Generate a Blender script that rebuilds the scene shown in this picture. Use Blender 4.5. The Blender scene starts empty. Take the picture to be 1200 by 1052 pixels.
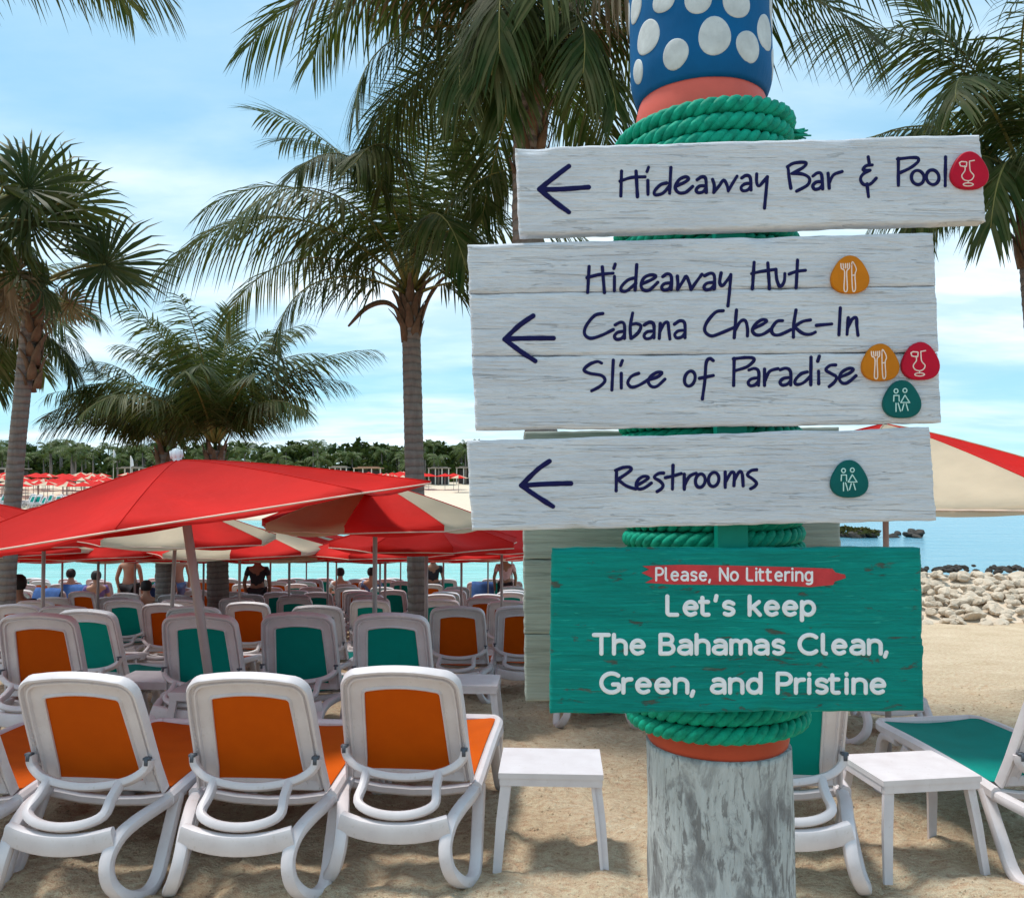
import bpy, math, random
import numpy as np
from mathutils import Vector, Matrix, Quaternion, noise
R = math.radians
random.seed(7)
SC = bpy.context.scene
COL = SC.collection

# ---------------------------------------------------------------- camera
EYE = 1.75; PITCH = R(1.72); F = 1000.0
cam_d = bpy.data.cameras.new('camera'); cam = bpy.data.objects.new('camera', cam_d); COL.objects.link(cam)
cam_d.sensor_width = 36; cam_d.lens = 30.0; cam_d.clip_start = 0.05; cam_d.clip_end = 20000
cam.location = (0, 0, EYE); cam.rotation_euler = (R(90) + PITCH, 0, 0)
SC.camera = cam

# ---------------------------------------------------------------- world
SUN_EL = R(70); SUN_AZ = R(-68)      # azimuth clockwise from +Y
world = bpy.data.worlds.new('World'); SC.world = world; world.use_nodes = True
wn = world.node_tree.nodes; wl = world.node_tree.links; wn.clear()
def wnode(t, **k):
    n = wn.new(t)
    for a, b in k.items(): setattr(n, a, b)
    return n
def wmath(op, a, b=None):
    n = wnode('ShaderNodeMath', operation=op)
    for i, v in enumerate((a, b)):
        if v is None: continue
        if isinstance(v, (int, float)): n.inputs[i].default_value = v
        else: wl.new(v, n.inputs[i])
    return n.outputs[0]
tc = wnode('ShaderNodeTexCoord'); sx = wnode('ShaderNodeSeparateXYZ'); wl.new(tc.outputs['Generated'], sx.inputs[0])
zz = wmath('ADD', wmath('MAXIMUM', sx.outputs[2], 0.0), 0.16)
cx = wnode('ShaderNodeCombineXYZ')
wl.new(wmath('DIVIDE', sx.outputs[0], zz), cx.inputs[0]); wl.new(wmath('DIVIDE', sx.outputs[1], zz), cx.inputs[1])
cx.inputs[2].default_value = 3.7
mp = wnode('ShaderNodeMapping'); wl.new(cx.outputs[0], mp.inputs[0]); mp.inputs['Scale'].default_value = (0.55, 1.0, 1.0)
mp.inputs['Location'].default_value = (1.3, 0.4, 0)
n1 = wnode('ShaderNodeTexNoise'); wl.new(mp.outputs[0], n1.inputs[0]); n1.inputs['Scale'].default_value = 0.9
n1.inputs['Detail'].default_value = 7; n1.inputs['Roughness'].default_value = 0.5; n1.inputs['Distortion'].default_value = 0.35
cr = wnode('ShaderNodeValToRGB'); wl.new(n1.outputs[0], cr.inputs[0])
cr.color_ramp.elements[0].position = 0.42; cr.color_ramp.elements[0].color = (0.25, 0.25, 0.25, 1)
cr.color_ramp.elements[1].position = 0.62; cr.color_ramp.elements[1].color = (0.95, 0.95, 0.95, 1)
n2 = wnode('ShaderNodeTexNoise'); wl.new(mp.outputs[0], n2.inputs[0]); n2.inputs['Scale'].default_value = 3.2
n2.inputs['Detail'].default_value = 8; n2.inputs['Roughness'].default_value = 0.55
cc = wnode('ShaderNodeMixRGB'); cr2 = wnode('ShaderNodeValToRGB'); wl.new(n2.outputs[0], cr2.inputs[0]); cr2.color_ramp.elements[0].position = .38; cr2.color_ramp.elements[1].position = .64; wl.new(cr2.outputs[0], cc.inputs[0])
CLOUD_A = (4.4, 6.0, 7.0, 1); CLOUD_B = (7.3, 8.1, 8.6, 1)
cc.inputs[1].default_value = CLOUD_A; cc.inputs[2].default_value = CLOUD_B
sky = wnode('ShaderNodeTexSky', sky_type='NISHITA'); sky.sun_disc = False
sky.sun_elevation = SUN_EL; sky.sun_rotation = SUN_AZ; sky.altitude = 0; sky.air_density = 1.0; sky.dust_density = 0.0; sky.ozone_density = 1.0
SKY_TINT = (0.62, 1.05, 1.0, 1)
tint = wnode('ShaderNodeMixRGB', blend_type='MULTIPLY'); tint.inputs[0].default_value = 1
wl.new(sky.outputs[0], tint.inputs[1]); tint.inputs[2].default_value = SKY_TINT
mx = wnode('ShaderNodeMixRGB'); wl.new(cr.outputs[0], mx.inputs[0]); wl.new(tint.outputs[0], mx.inputs[1]); wl.new(cc.outputs[0], mx.inputs[2])
veil = wnode('ShaderNodeMixRGB'); veil.inputs[0].default_value = .62; wl.new(tint.outputs[0], veil.inputs[1]); veil.inputs[2].default_value = (2.1, 4.4, 6.4, 1)
wl.new(veil.outputs[0], mx.inputs[1])
bg = wnode('ShaderNodeBackground'); bg.inputs[1].default_value = 0.10; wl.new(mx.outputs[0], bg.inputs[0])
wo = wnode('ShaderNodeOutputWorld'); wl.new(bg.outputs[0], wo.inputs[0])

# ---------------------------------------------------------------- sun, exposure
sun_d = bpy.data.lights.new('sun', 'SUN'); sun = bpy.data.objects.new('sun', sun_d); COL.objects.link(sun)
sun_d.energy = 2.3; sun_d.angle = R(12); sun_d.color = (1, 0.95, 0.88)
sd = Vector((math.sin(SUN_AZ)*math.cos(SUN_EL), math.cos(SUN_AZ)*math.cos(SUN_EL), math.sin(SUN_EL)))
sun.rotation_euler = sd.to_track_quat('Z', 'Y').to_euler()
SC.view_settings.view_transform = 'Standard'; SC.view_settings.look = 'None'
SC.view_settings.exposure = 0.68; SC.view_settings.gamma = 1.0

# ---------------------------------------------------------------- helpers
CM = cam.rotation_euler.to_matrix()
def P(px, py, y):
    """point seen at photo pixel (1200 x 1052), on the plane Y = y"""
    d = CM @ Vector(((px - 600) / F, (526 - py) / F, -1.0))
    return Vector((0, 0, EYE)) + d * (y / d.y)

def smooth(a, b, t):
    t = max(0.0, min(1.0, (t - a) / (b - a))); return t*t*(3-2*t)
_gy = [-60, 5.2, 6.1, 9.5, 13.7, 17.5, 23, 27, 33, 60, 72, 80, 110, 150, 220, 600]
_gz = [0.1, -.01, -.15, -.60, -1.10, -1.50, -1.95, -2.35, -3.2, -4.0, -2.9, -2.0, -.7, .75, 1.6, 3]
SEA = -2.35
def ground(x, y, fine=False):
    z = float(np.interp(y, _gy, _gz))
    if y > 40:                                   # far land only left of the open sea
        k = smooth(0.16, 0.34, x / y); z = z * (1 - k) + (-4.5) * k
    if fine and y < 30 and z > SEA - .3:
        a = 1.0 if y < 12 else max(0.25, 1 - (y - 12) / 18)
        z += a * 2.0 * (0.020 * noise.noise(Vector((x*2.6, y*2.6, 0))) + 0.013 * noise.noise(Vector((x*6.5, y*5.5, 3)))
              + 0.006 * noise.noise(Vector((x*14, y*12, 7))) + (0.0065 * abs(noise.noise(Vector((x*24, y*21, 2)))) if y < 11 else 0))
        c = noise.noise(Vector((x*4.2, y*3.6, 11)))
        z -= a * 0.10 * max(0.0, c - 0.20)
    return z

class MB:
    def __init__(s): s.v = []; s.f = []; s.m = []
    def add(s, vs, fs, mi=0):
        b = len(s.v); s.v += [tuple(v) for v in vs]
        s.f += [tuple(b + i for i in f) for f in fs]; s.m += [mi] * len(fs)
    def box(s, c, d, rot=None, mi=0, taper=1.0):
        vs = []
        for z in (-1, 1):
            k = taper if z > 0 else 1
            for a, b in ((-1,-1),(1,-1),(1,1),(-1,1)):
                v = Vector((a*d[0]/2*k, b*d[1]/2*k, z*d[2]/2))
                if rot is not None: v = rot @ v
                vs.append(v + Vector(c))
        s.add(vs, [(3,2,1,0),(4,5,6,7),(0,1,5,4),(1,2,6,5),(2,3,7,6),(3,0,4,7)], mi)
    def sweep(s, path, sec, up=(0,0,1), closed=False, mi=0, scale=None, cap=True):
        """sec: list of (u, v); u along side, v along up-ish"""
        path = [Vector(p) for p in path]; n = len(path); k = len(sec); up = Vector(up); vs = []
        for i, p in enumerate(path):
            if closed: t = path[(i+1) % n] - path[(i-1) % n]
            else: t = path[min(i+1, n-1)] - path[max(i-1, 0)]
            t.normalize()
            side = t.cross(up)
            if side.length < 1e-4: side = t.cross(Vector((0.3,1,0)))
            side.normalize(); w = side.cross(t)
            q = scale[i] if scale else 1.0
            for u, v in sec: vs.append(p + side*(u*q) + w*(v*q))
        fs = []
        m = n if closed else n-1
        for i in range(m):
            a = i*k; b = ((i+1) % n)*k
            for j in range(k):
                j2 = (j+1) % k
                fs.append((a+j, a+j2, b+j2, b+j))
        if cap and not closed:
            fs.append(tuple(range(k-1, -1, -1))); fs.append(tuple((n-1)*k + j for j in range(k)))
        s.add(vs, fs, mi)
    def lathe(s, prof, n=24, mi=0, c=(0,0,0), axis=None):
        """prof list of (r, z)"""
        vs = []; fs = []; k = len(prof)
        for i in range(n):
            a = 2*math.pi*i/n
            for r, z in prof:
                vs.append(Vector((c[0] + r*math.cos(a), c[1] + r*math.sin(a), c[2] + z)))
        for i in range(n):
            a = i*k; b = ((i+1) % n)*k
            for j in range(k-1):
                fs.append((a+j, b+j, b+j+1, a+j+1))
        s.add(vs, fs, mi)
    def build(s, name, mats, parent=None, smooth_=True, loc=None, link=True, auto=None):
        me = bpy.data.meshes.new(name); me.from_pydata(s.v, [], s.f)
        if not isinstance(mats, (list, tuple)): mats = [mats]
        for m in mats: me.materials.append(m)
        if len(mats) > 1: me.polygons.foreach_set('material_index', s.m)
        if smooth_:
            me.polygons.foreach_set('use_smooth', [True]*len(s.f))
            if auto:
                try: me.set_sharp_from_angle(angle=R(auto))
                except Exception: pass
        me.update()
        o = bpy.data.objects.new(name, me)
        if link: COL.objects.link(o)
        if parent: o.parent = parent
        if loc is not None: o.location = loc
        return o
def circ(r, n=8, e=1.0): return [(r*math.cos(2*math.pi*i/n), r*e*math.sin(2*math.pi*i/n)) for i in range(n)]
def rrect(w, h, n=2, r=0.3):
    """rounded rectangle section"""
    o = []; rr = min(w, h)*r
    for cx_, cy_, a0 in ((w/2-rr, h/2-rr, 0), (-w/2+rr, h/2-rr, 90), (-w/2+rr, -h/2+rr, 180), (w/2-rr, -h/2+rr, 270)):
        for k in range(n):
            a = R(a0 + 90*k/(n-1)) if n > 1 else R(a0+45)
            o.append((cx_ + rr*math.cos(a), cy_ + rr*math.sin(a)))
    return o
def catmull(pts, n=6, closed=False):
    pts = [Vector(p) for p in pts]; N = len(pts)
    if N < 3: return pts
    out = []
    g = (lambda i: pts[i % N]) if closed else (lambda i: pts[max(0, min(N-1, i))])
    for i in range(N if closed else N-1):
        a, b, c, d = g(i-1), g(i), g(i+1), g(i+2)
        for k in range(n):
            t = k/n
            out.append(0.5*((2*b) + (c-a)*t + (2*a-5*b+4*c-d)*t*t + (3*b-a-3*c+d)*t**3))
    if not closed: out.append(pts[-1])
    return out
def tag(o, label=None, cat=None, group=None, kind=None):
    if label: o['label'] = label
    if cat: o['category'] = cat
    if group: o['group'] = group
    if kind: o['kind'] = kind
    return o
def empty(name, loc=(0,0,0), rz=0.0, parent=None):
    o = bpy.data.objects.new(name, None); COL.objects.link(o); o.location = loc; o.rotation_euler = (0, 0, rz)
    o.empty_display_size = 0.1
    if parent: o.parent = parent
    return o
def dup(root, loc=None, rot=None, scale=None, label=None, group=None, skip=()):
    r = root.copy(); COL.objects.link(r)
    if loc is not None: r.location = loc
    if rot is not None: r.rotation_euler = rot
    if scale is not None: r.scale = scale if hasattr(scale, '__len__') else (scale,)*3
    if label: r['label'] = label
    if group: r['group'] = group
    for ch in list(root.children):
        c = ch.copy(); COL.objects.link(c); c.parent = r
        for g in ch.children:
            d = g.copy(); COL.objects.link(d); d.parent = c
    return r

# ---------------------------------------------------------------- materials
class NT:
    def __init__(s, name):
        s.m = bpy.data.materials.new(name); s.m.use_nodes = True; s.t = s.m.node_tree; s.t.nodes.clear()
    def n(s, t, ins=None, **k):
        x = s.t.nodes.new(t)
        for a, b in k.items(): setattr(x, a, b)
        if ins:
            for a, b in ins.items(): s.set(x.inputs[a], b)
        return x
    def set(s, i, v):
        if hasattr(v, 'is_output') or isinstance(v, bpy.types.NodeSocket): s.t.links.new(v, i)
        elif isinstance(v, bpy.types.Node): s.t.links.new(v.outputs[0], i)
        else: i.default_value = v
    def noise(s, vec, scale, detail=4, rough=.55, dist=0.0):
        return s.n('ShaderNodeTexNoise', {'Vector': vec, 'Scale': scale, 'Detail': detail, 'Roughness': rough, 'Distortion': dist}).outputs[0]
    def map(s, vec, scale=(1,1,1), loc=(0,0,0)):
        return s.n('ShaderNodeMapping', {'Vector': vec, 'Scale': scale, 'Location': loc}).outputs[0]
    def ramp(s, fac, stops, interp='LINEAR'):
        x = s.n('ShaderNodeValToRGB', {'Fac': fac}); r = x.color_ramp; r.interpolation = interp
        while len(r.elements) > 1: r.elements.remove(r.elements[-1])
        r.elements[0].position = stops[0][0]; r.elements[0].color = c4(stops[0][1])
        for p, c in stops[1:]:
            e = r.elements.new(p); e.color = c4(c)
        return x.outputs[0]
    def mix(s, f, a, b, mode='MIX'):
        return s.n('ShaderNodeMixRGB', {0: f, 1: c4(a) if isinstance(a, tuple) else a, 2: c4(b) if isinstance(b, tuple) else b}, blend_type=mode).outputs[0]
    def math(s, op, a, b=0.0):
        return s.n('ShaderNodeMath', {0: a, 1: b}, operation=op).outputs[0]
    def bump(s, h, strength=.4, dist=.01, normal=None):
        d = {'Height': h, 'Strength': strength, 'Distance': dist}
        if normal is not None: d['Normal'] = normal
        return s.n('ShaderNodeBump', d).outputs[0]
    def out(s, sh): s.t.links.new(sh, s.n('ShaderNodeOutputMaterial').inputs[0]); return s.m
    def bsdf(s, col, rough=.6, spec=.5, **k):
        x = s.n('ShaderNodeBsdfPrincipled', {'Base Color': c4(col) if isinstance(col, tuple) else col, 'Roughness': rough, 'Specular IOR Level': spec})
        for a, b in k.items(): s.set(x.inputs[a.replace('_', ' ')], b)
        return x.outputs[0]
    def obj(s): return s.n('ShaderNodeTexCoord').outputs['Object']
    def geo(s): return s.n('ShaderNodeNewGeometry').outputs['Position']
    def rand(s): return s.n('ShaderNodeObjectInfo').outputs['Random']
def c4(c):
    if isinstance(c, (int, float)): return (c, c, c, 1)
    return tuple(c) if len(c) == 4 else tuple(c) + (1,)

def m_white_plastic():
    t = NT('white_resin'); v = t.obj()
    n = t.noise(v, 9, 5); r = t.rand()
    c = t.ramp(n, [(.3, (.60,.535,.535)), (.7, (.70,.645,.65))])
    c = t.mix(t.math('MULTIPLY', r, .25), c, (.46,.43,.45))
    d = t.ramp(t.noise(v, 45, 3), [(.62, 0), (.75, .35)])
    c = t.mix(d, c, (.42,.36,.30))
    return t.out(t.bsdf(c, .42, .45, Normal=t.bump(t.noise(v, 120, 2), .15, .002)))
def m_sling(name, a, b):
    t = NT(name); v = t.obj()
    w = t.n('ShaderNodeTexChecker', {'Vector': v, 'Scale': 420.0}).outputs[1]
    n = t.noise(v, 6, 4)
    c = t.mix(t.ramp(n, [(.35, 0), (.7, 1)]), a, b)
    c = t.mix(t.math('MULTIPLY', t.rand(), .35), c, tuple(x*.75 for x in a))
    d = t.bsdf(c, .75, .12, Normal=t.bump(w, .2, .001))
    tr = t.n('ShaderNodeBsdfTranslucent', {'Color': c}).outputs[0]
    return t.out(t.n('ShaderNodeMixShader', {0: .03, 1: d, 2: tr}).outputs[0])
def m_fabric(name, col, tr_=.35, trc=None):
    t = NT(name); v = t.obj()
    n = t.noise(v, 3.0, 5)
    c = t.mix(t.ramp(n, [(.3, 0), (.7, 1)]), col, tuple(x*.82 for x in col))
    nb = t.noise(v, 7, 3, .5, .6)
    fold = t.noise(t.map(v, (1, 1, 6)), 4, 3)
    h = t.math('ADD', nb, t.math('MULTIPLY', fold, .5))
    d = t.bsdf(c, .7, .2, Normal=t.bump(h, .35, .02))
    tr = t.n('ShaderNodeBsdfTranslucent', {'Color': c4(trc) if trc else c}).outputs[0]
    return t.out(t.n('ShaderNodeMixShader', {0: tr_, 1: d, 2: tr}).outputs[0])
def m_simple(name, col, rough=.6, spec=.4, var=.15, scale=12, bump=0, metal=0):
    t = NT(name); v = t.obj(); n = t.noise(v, scale, 4)
    c = t.mix(t.ramp(n, [(.3, 0), (.7, 1)]), tuple(x*(1-var) for x in col), tuple(min(1, x*(1+var)) for x in col))
    k = {}
    if bump: k['Normal'] = t.bump(t.noise(v, scale*3, 4), bump, .01)
    if metal: k['Metallic'] = metal
    return t.out(t.bsdf(c, rough, spec, **k))
def m_sand():
    t = NT('sand'); v = t.geo()
    a = t.noise(v, 1.3, 5); b = t.noise(v, 160, 3, .7); c_ = t.noise(t.map(v, (1, 1.6, 1)), 22, 6, .62)
    c = t.ramp(a, [(.3, (.60,.44,.285)), (.7, (.72,.555,.385))])
    c = t.mix(.8, c, t.ramp(b, [(.25, .25), (.5, .52), (.75, .80)]), 'OVERLAY')
    c = t.mix(.75, c, t.ramp(c_, [(.32, .28), (.5, .50), (.68, .68)]), 'OVERLAY')
    fl = t.ramp(t.noise(v, 75, 2, .5), [(.69, 0), (.73, 1)])
    c = t.mix(fl, c, (.30,.20,.13))
    z = t.n('ShaderNodeSeparateXYZ', {0: v}).outputs[2]; yy = t.n('ShaderNodeSeparateXYZ', {0: v}).outputs[1]
    far = t.n('ShaderNodeMapRange', {'Value': yy, 'From Min': 60.0, 'From Max': 80.0}).outputs[0]
    c = t.mix(far, c, (.66,.56,.43))
    wet = t.n('ShaderNodeMapRange', {'Value': z, 'From Min': -2.33, 'From Max': -2.2, 'To Min': 1.0, 'To Max': 0.0}).outputs[0]
    c = t.mix(t.math('MULTIPLY', wet, .5), c, (.25,.20,.14))
    h = t.math('ADD', t.math('MULTIPLY', b, .35), t.math('MULTIPLY', c_, 1.3))
    return t.out(t.bsdf(c, .9, .15, Normal=t.bump(h, 1.0, .035)))
def m_sea():
    t = NT('sea_water'); v = t.geo(); s = t.n('ShaderNodeSeparateXYZ', {0: v})
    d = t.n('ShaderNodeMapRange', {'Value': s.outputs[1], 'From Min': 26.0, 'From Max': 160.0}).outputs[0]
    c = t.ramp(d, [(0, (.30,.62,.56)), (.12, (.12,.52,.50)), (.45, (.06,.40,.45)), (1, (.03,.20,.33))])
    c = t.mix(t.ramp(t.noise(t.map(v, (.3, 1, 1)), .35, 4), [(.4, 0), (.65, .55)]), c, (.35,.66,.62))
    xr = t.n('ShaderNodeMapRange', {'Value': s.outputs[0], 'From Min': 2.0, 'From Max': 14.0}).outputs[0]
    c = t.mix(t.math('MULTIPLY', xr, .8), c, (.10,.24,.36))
    w = t.math('ADD', t.noise(t.map(v, (.5, 1.4, 1)), 1.6, 6, .6), t.math('MULTIPLY', t.noise(t.map(v, (.6, 1.6, 1)), .35, 3), 1.6))
    return t.out(t.bsdf(c, .16, .5, Normal=t.bump(w, .7, .22)))
def m_leaf(name, a, b, tip, tr=.22):
    t = NT(name); v = t.obj()
    n = t.noise(v, 3.5, 3); r = t.rand(); ri = t.n('ShaderNodeNewGeometry').outputs['Random Per Island']
    c = t.mix(ri, a, b)
    c = t.mix(t.ramp(n, [(.4, 0), (.75, .5)]), c, tip)
    c = t.mix(t.math('MULTIPLY', t.math('POWER', ri, 4.0), .55), c, tip)
    c = t.mix(t.math('MULTIPLY', r, .3), c, tuple(x*.6 for x in a))
    d = t.bsdf(c, .5, .14)
    q = t.n('ShaderNodeBsdfTranslucent', {'Color': t.mix(.5, c, (.16,.22,.03))}).outputs[0]
    return t.out(t.n('ShaderNodeMixShader', {0: tr, 1: d, 2: q}).outputs[0])
def m_trunk():
    t = NT('palm_bark'); v = t.obj(); 
    n = t.noise(t.map(v, (5, 5, 1.0)), 4, 6, .65); z = t.n('ShaderNodeSeparateXYZ', {0: v}).outputs[2]
    w = t.n('ShaderNodeTexWave', {'Vector': v, 'Scale': 3.4, 'Distortion': 2.2, 'Detail': 3.0, 'Detail Scale': 2.0}, bands_direction='Z').outputs[1]
    c = t.mix(n, (.13,.105,.095), (.34,.30,.27))
    c = t.mix(t.ramp(w, [(.0, .45), (.25, 0)]), c, (.07,.055,.05))
    h = t.math('ADD', n, w)
    return t.out(t.bsdf(c, .9, .2, Normal=t.bump(h, .6, .03)))
M = {}
M['resin'] = m_white_plastic()
M['orange'] = m_sling('orange_mesh_fabric', (.56,.088,.0), (.49,.072,.0))
M['teal'] = m_sling('teal_mesh_fabric', (.0,.26,.21), (.0,.22,.175))
M['clip'] = m_simple('dark_clip', (.08,.09,.11), .5)
M['red'] = m_fabric('red_canvas', (.78,.020,.014), .34, (.85,.008,.006))
M['cream'] = m_fabric('cream_canvas', (.72,.61,.45), .34, (.80,.55,.30))
M['piping'] = m_simple('piping', (.72,.52,.42), .7)
M['pole'] = m_simple('grey_aluminium', (.36,.31,.30), .4, .5, .1, 5)
M['black'] = m_simple('black_plastic', (.02,.02,.025), .5)
M['whitecap'] = m_simple('white_cap', (.72,.74,.76), .4)
M['sand'] = m_sand(); M['sea'] = m_sea()
M['leaf'] = m_leaf('coconut_leaf', (.014,.040,.008), (.045,.085,.016), (.20,.18,.09))
M['leafdark'] = m_leaf('fan_leaf', (.018,.040,.012), (.05,.08,.024), (.16,.14,.07))
M['dry'] = m_leaf('dry_leaf', (.20,.13,.075), (.30,.22,.14), (.38,.31,.22), .12)
M['rachis'] = m_simple('frond_rib', (.20,.19,.05), .5, .4, .3, 4)
M['bark'] = m_trunk()
M['boot'] = m_simple('leaf_boot', (.16,.10,.065), .85, .2, .4, 8, .5)
M['farleaf'] = m_leaf('far_palm_leaf', (.035,.07,.022), (.08,.12,.035), (.13,.14,.05))
M['bush'] = m_leaf('shore_bush', (.018,.045,.012), (.05,.09,.022), (.08,.10,.03), .1)
# ================================================================ GROUND AND SEA
def axis(segs):
    out = []
    for a, b, st in segs:
        n = max(1, int(round((b-a)/st))); out += [a + (b-a)*i/n for i in range(n)]
    out.append(segs[-1][1]); return out
def make_ground():
    xs = axis([(-900,-300,60),(-300,-60,8),(-60,-16,2),(-16,-5,.25),(-5,-3,.07),(-3,3,.024),(3,5,.07),(5,18,.25),(18,60,2),(60,300,8),(300,900,60)])
    ys = axis([(-60,-8,4),(-8,1.5,.6),(1.5,3,.12),(3,6.5,.024),(6.5,10,.05),(10,18,.14),(18,34,.5),(34,70,4),(70,160,3),(160,700,20)])
    nx = len(xs); v = []; f = []
    for y in ys:
        for x in xs:
            v.append((x, y, ground(x, y, abs(x) < 30 and 1.5 < y < 30)))
    for j in range(len(ys)-1):
        for i in range(nx-1):
            a = j*nx+i; f.append((a, a+1, a+nx+1, a+nx))
    b = MB(); b.v = v; b.f = f; b.m = [0]*len(f)
    o = b.build('beach', M['sand']); o['kind'] = 'structure'
make_ground()
b = MB(); S_ = 9000; b.add([(-S_,20,SEA),(S_,20,SEA),(S_,S_,SEA),(-S_,S_,SEA)], [(0,1,2,3)])
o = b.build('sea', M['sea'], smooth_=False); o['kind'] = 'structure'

# small clods and shell bits scattered over the near sand
def clods():
    r_ = random.Random(91); mb = MB()
    for i in range(5200):
        y = 3.0 + 6.5*r_.random()**1.5; x = r_.uniform(-.62, .62)*y
        s = r_.uniform(.003, .009)*(1 + .12*(y-3)); z = ground(x, y, True); a = r_.uniform(0, 3); c, q = math.cos(a)*s, math.sin(a)*s*r_.uniform(.5, 1)
        mb.add([(x+c, y+q, z), (x-q, y+c, z), (x-c, y-q, z), (x+q, y-c, z), (x + .2*s, y, z + s*r_.uniform(.4, .9))], [(0,1,4),(1,2,4),(2,3,4),(3,0,4)])
    o = mb.build('sand_clods', M['clod'], smooth_=False); tag(o, 'small clods and shell bits scattered over the near sand', 'sand clods', kind='stuff')
M['clod'] = m_simple('sand_clod', (.42,.30,.19), .95, .1, .5, 2.5)
clods()

# ================================================================ PALMS
def leaflet(mb, base, d, ln, w, sag, mi=0, n=3, nrm=Vector((0,0,1))):
    d = Vector(d).normalized(); side = d.cross(nrm)
    if side.length < .05: side = Vector((1,0,0))
    side.normalize(); p = Vector(base); vs = []
    prof = (.55, 1.0, .7, .38) if n == 3 else (.6, 1.0, .5)
    for k in range(n):
        q = w*prof[k]*.5
        vs += [p - side*q, p + side*q]
        p = p + d*(ln/n)
        d = (d + Vector((0,0,-sag))).normalized()
    vs.append(p)
    fs = [(2*k, 2*k+1, 2*k+3, 2*k+2) for k in range(n-1)] + [(2*n-2, 2*n-1, 2*n)]
    mb.add(vs, fs, mi)
def frond_mesh(rng, length=3.2, el=50, droop=110, n=62, ll=.75, hang=.55, w=.032, seg=16, dry=False, bend=0.0, name='frond', mats=None, twist=0.0):
    """pinnate frond growing along +X from origin; el = starting elevation, droop = degrees turned down along its length"""
    mb = MB(); pts = []; p = Vector((0,0,0)); yaw = 0.0
    tans = []
    for i in range(seg+1):
        t = i/seg
        a = R(el - droop*(t**1.25)); yaw = R(bend)*t
        d = Vector((math.cos(a)*math.cos(yaw), math.cos(a)*math.sin(yaw), math.sin(a)))
        pts.append(p.copy()); tans.append(d); p = p + d*(length/seg)
    sc = [max(.18, 1 - .85*(i/seg)) * (1.5 if i < 2 else 1) for i in range(seg+1)]
    mb.sweep(pts, circ(.022, 5, .7), up=(0, .02, 1), mi=1, scale=sc)
    for side in (-1, 1):
        for i in range(n):
            t = .16 + .84*(i + .5*(side > 0))/n
            if rng.random() < .03: continue
            x = t*seg; k = min(seg-1, int(x)); q = x-k
            b = pts[k].lerp(pts[k+1], q); tn = tans[k].lerp(tans[k+1], q).normalized()
            s = Vector((0, side, 0)); s = (s - tn*s.dot(tn)).normalized()
            upv = s.cross(tn) * side * -1
            if upv.z < 0: upv = -upv
            L = ll * (math.sin(math.pi*min(1, (t-.1)*.72+.22))**.8) * rng.uniform(.86, 1.1)
            fw = .45 + 1.1*t*t
            d = s*1.0 + tn*fw + upv*(.28 - twist) + Vector((0,0,-hang*rng.uniform(.55,1.35))) + Vector((rng.uniform(-.09,.09), rng.uniform(-.09,.09), rng.uniform(-.09,.09)))
            leaflet(mb, b, d, L, w*rng.uniform(.8,1.15), rng.uniform(.12,.36)*(.5+hang), 0, 3, tn if False else upv + tn*.01)
    return mb.build(name, mats or [M['dry'] if dry else M['leaf'], M['rachis']], link=False).data
def fan_mesh(rng, pet=1.1, el=40, rad=.85, n=38, dry=False, droopf=.5):
    mb = MB(); pts = []; p = Vector((0,0,0))
    for i in range(9):
        a = R(el - 45*(i/8)**1.4); pts.append(p.copy()); d = Vector((math.cos(a), 0, math.sin(a))); p = p + d*(pet/8)
    mb.sweep(pts, circ(.016, 5, .7), mi=1, scale=[1.5-.6*i/8 for i in range(9)])
    c = pts[-1]; lat = Vector((0,1,0)); up = lat.cross(d)*-1
    for i in range(n):
        a = R(-165 + 330*(i+.5)/n); r = rad*(1 - .28*(abs(a)/math.pi)**1.5)*rng.uniform(.92,1.05)
        dd = d*math.cos(a) + lat*math.sin(a)
        fold = up*(.28*abs(math.sin(a)))
        dd = (dd + fold + Vector((0,0,rng.uniform(-.07,.07)))).normalized()
        sd_ = dd.cross(up).normalized()
        w0 = .004; w1 = rad*.5*math.sin(R(330/n/2))*2*.72
        q = c + dd*r*.5; e1 = (dd + Vector((0,0,-droopf*.4))).normalized(); q2 = q + e1*r*.28; e2 = (e1 + Vector((0,0,-droopf*rng.uniform(.7,1.8)))).normalized(); q3 = q2 + e2*r*.27
        h = up*.018*(1 if i % 2 else -1)
        mb.add([c - sd_*w0, c + sd_*w0, q + sd_*w1/2 + h, q - sd_*w1/2 - h, q2 + sd_*w1*.3, q2 - sd_*w1*.3, q3], [(0,1,2,3),(3,2,4,5),(5,4,6)], 0)
    return mb.build('fan_leaf', [M['dry'] if dry else M['leafdark'], M['rachis']], link=False).data
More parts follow.
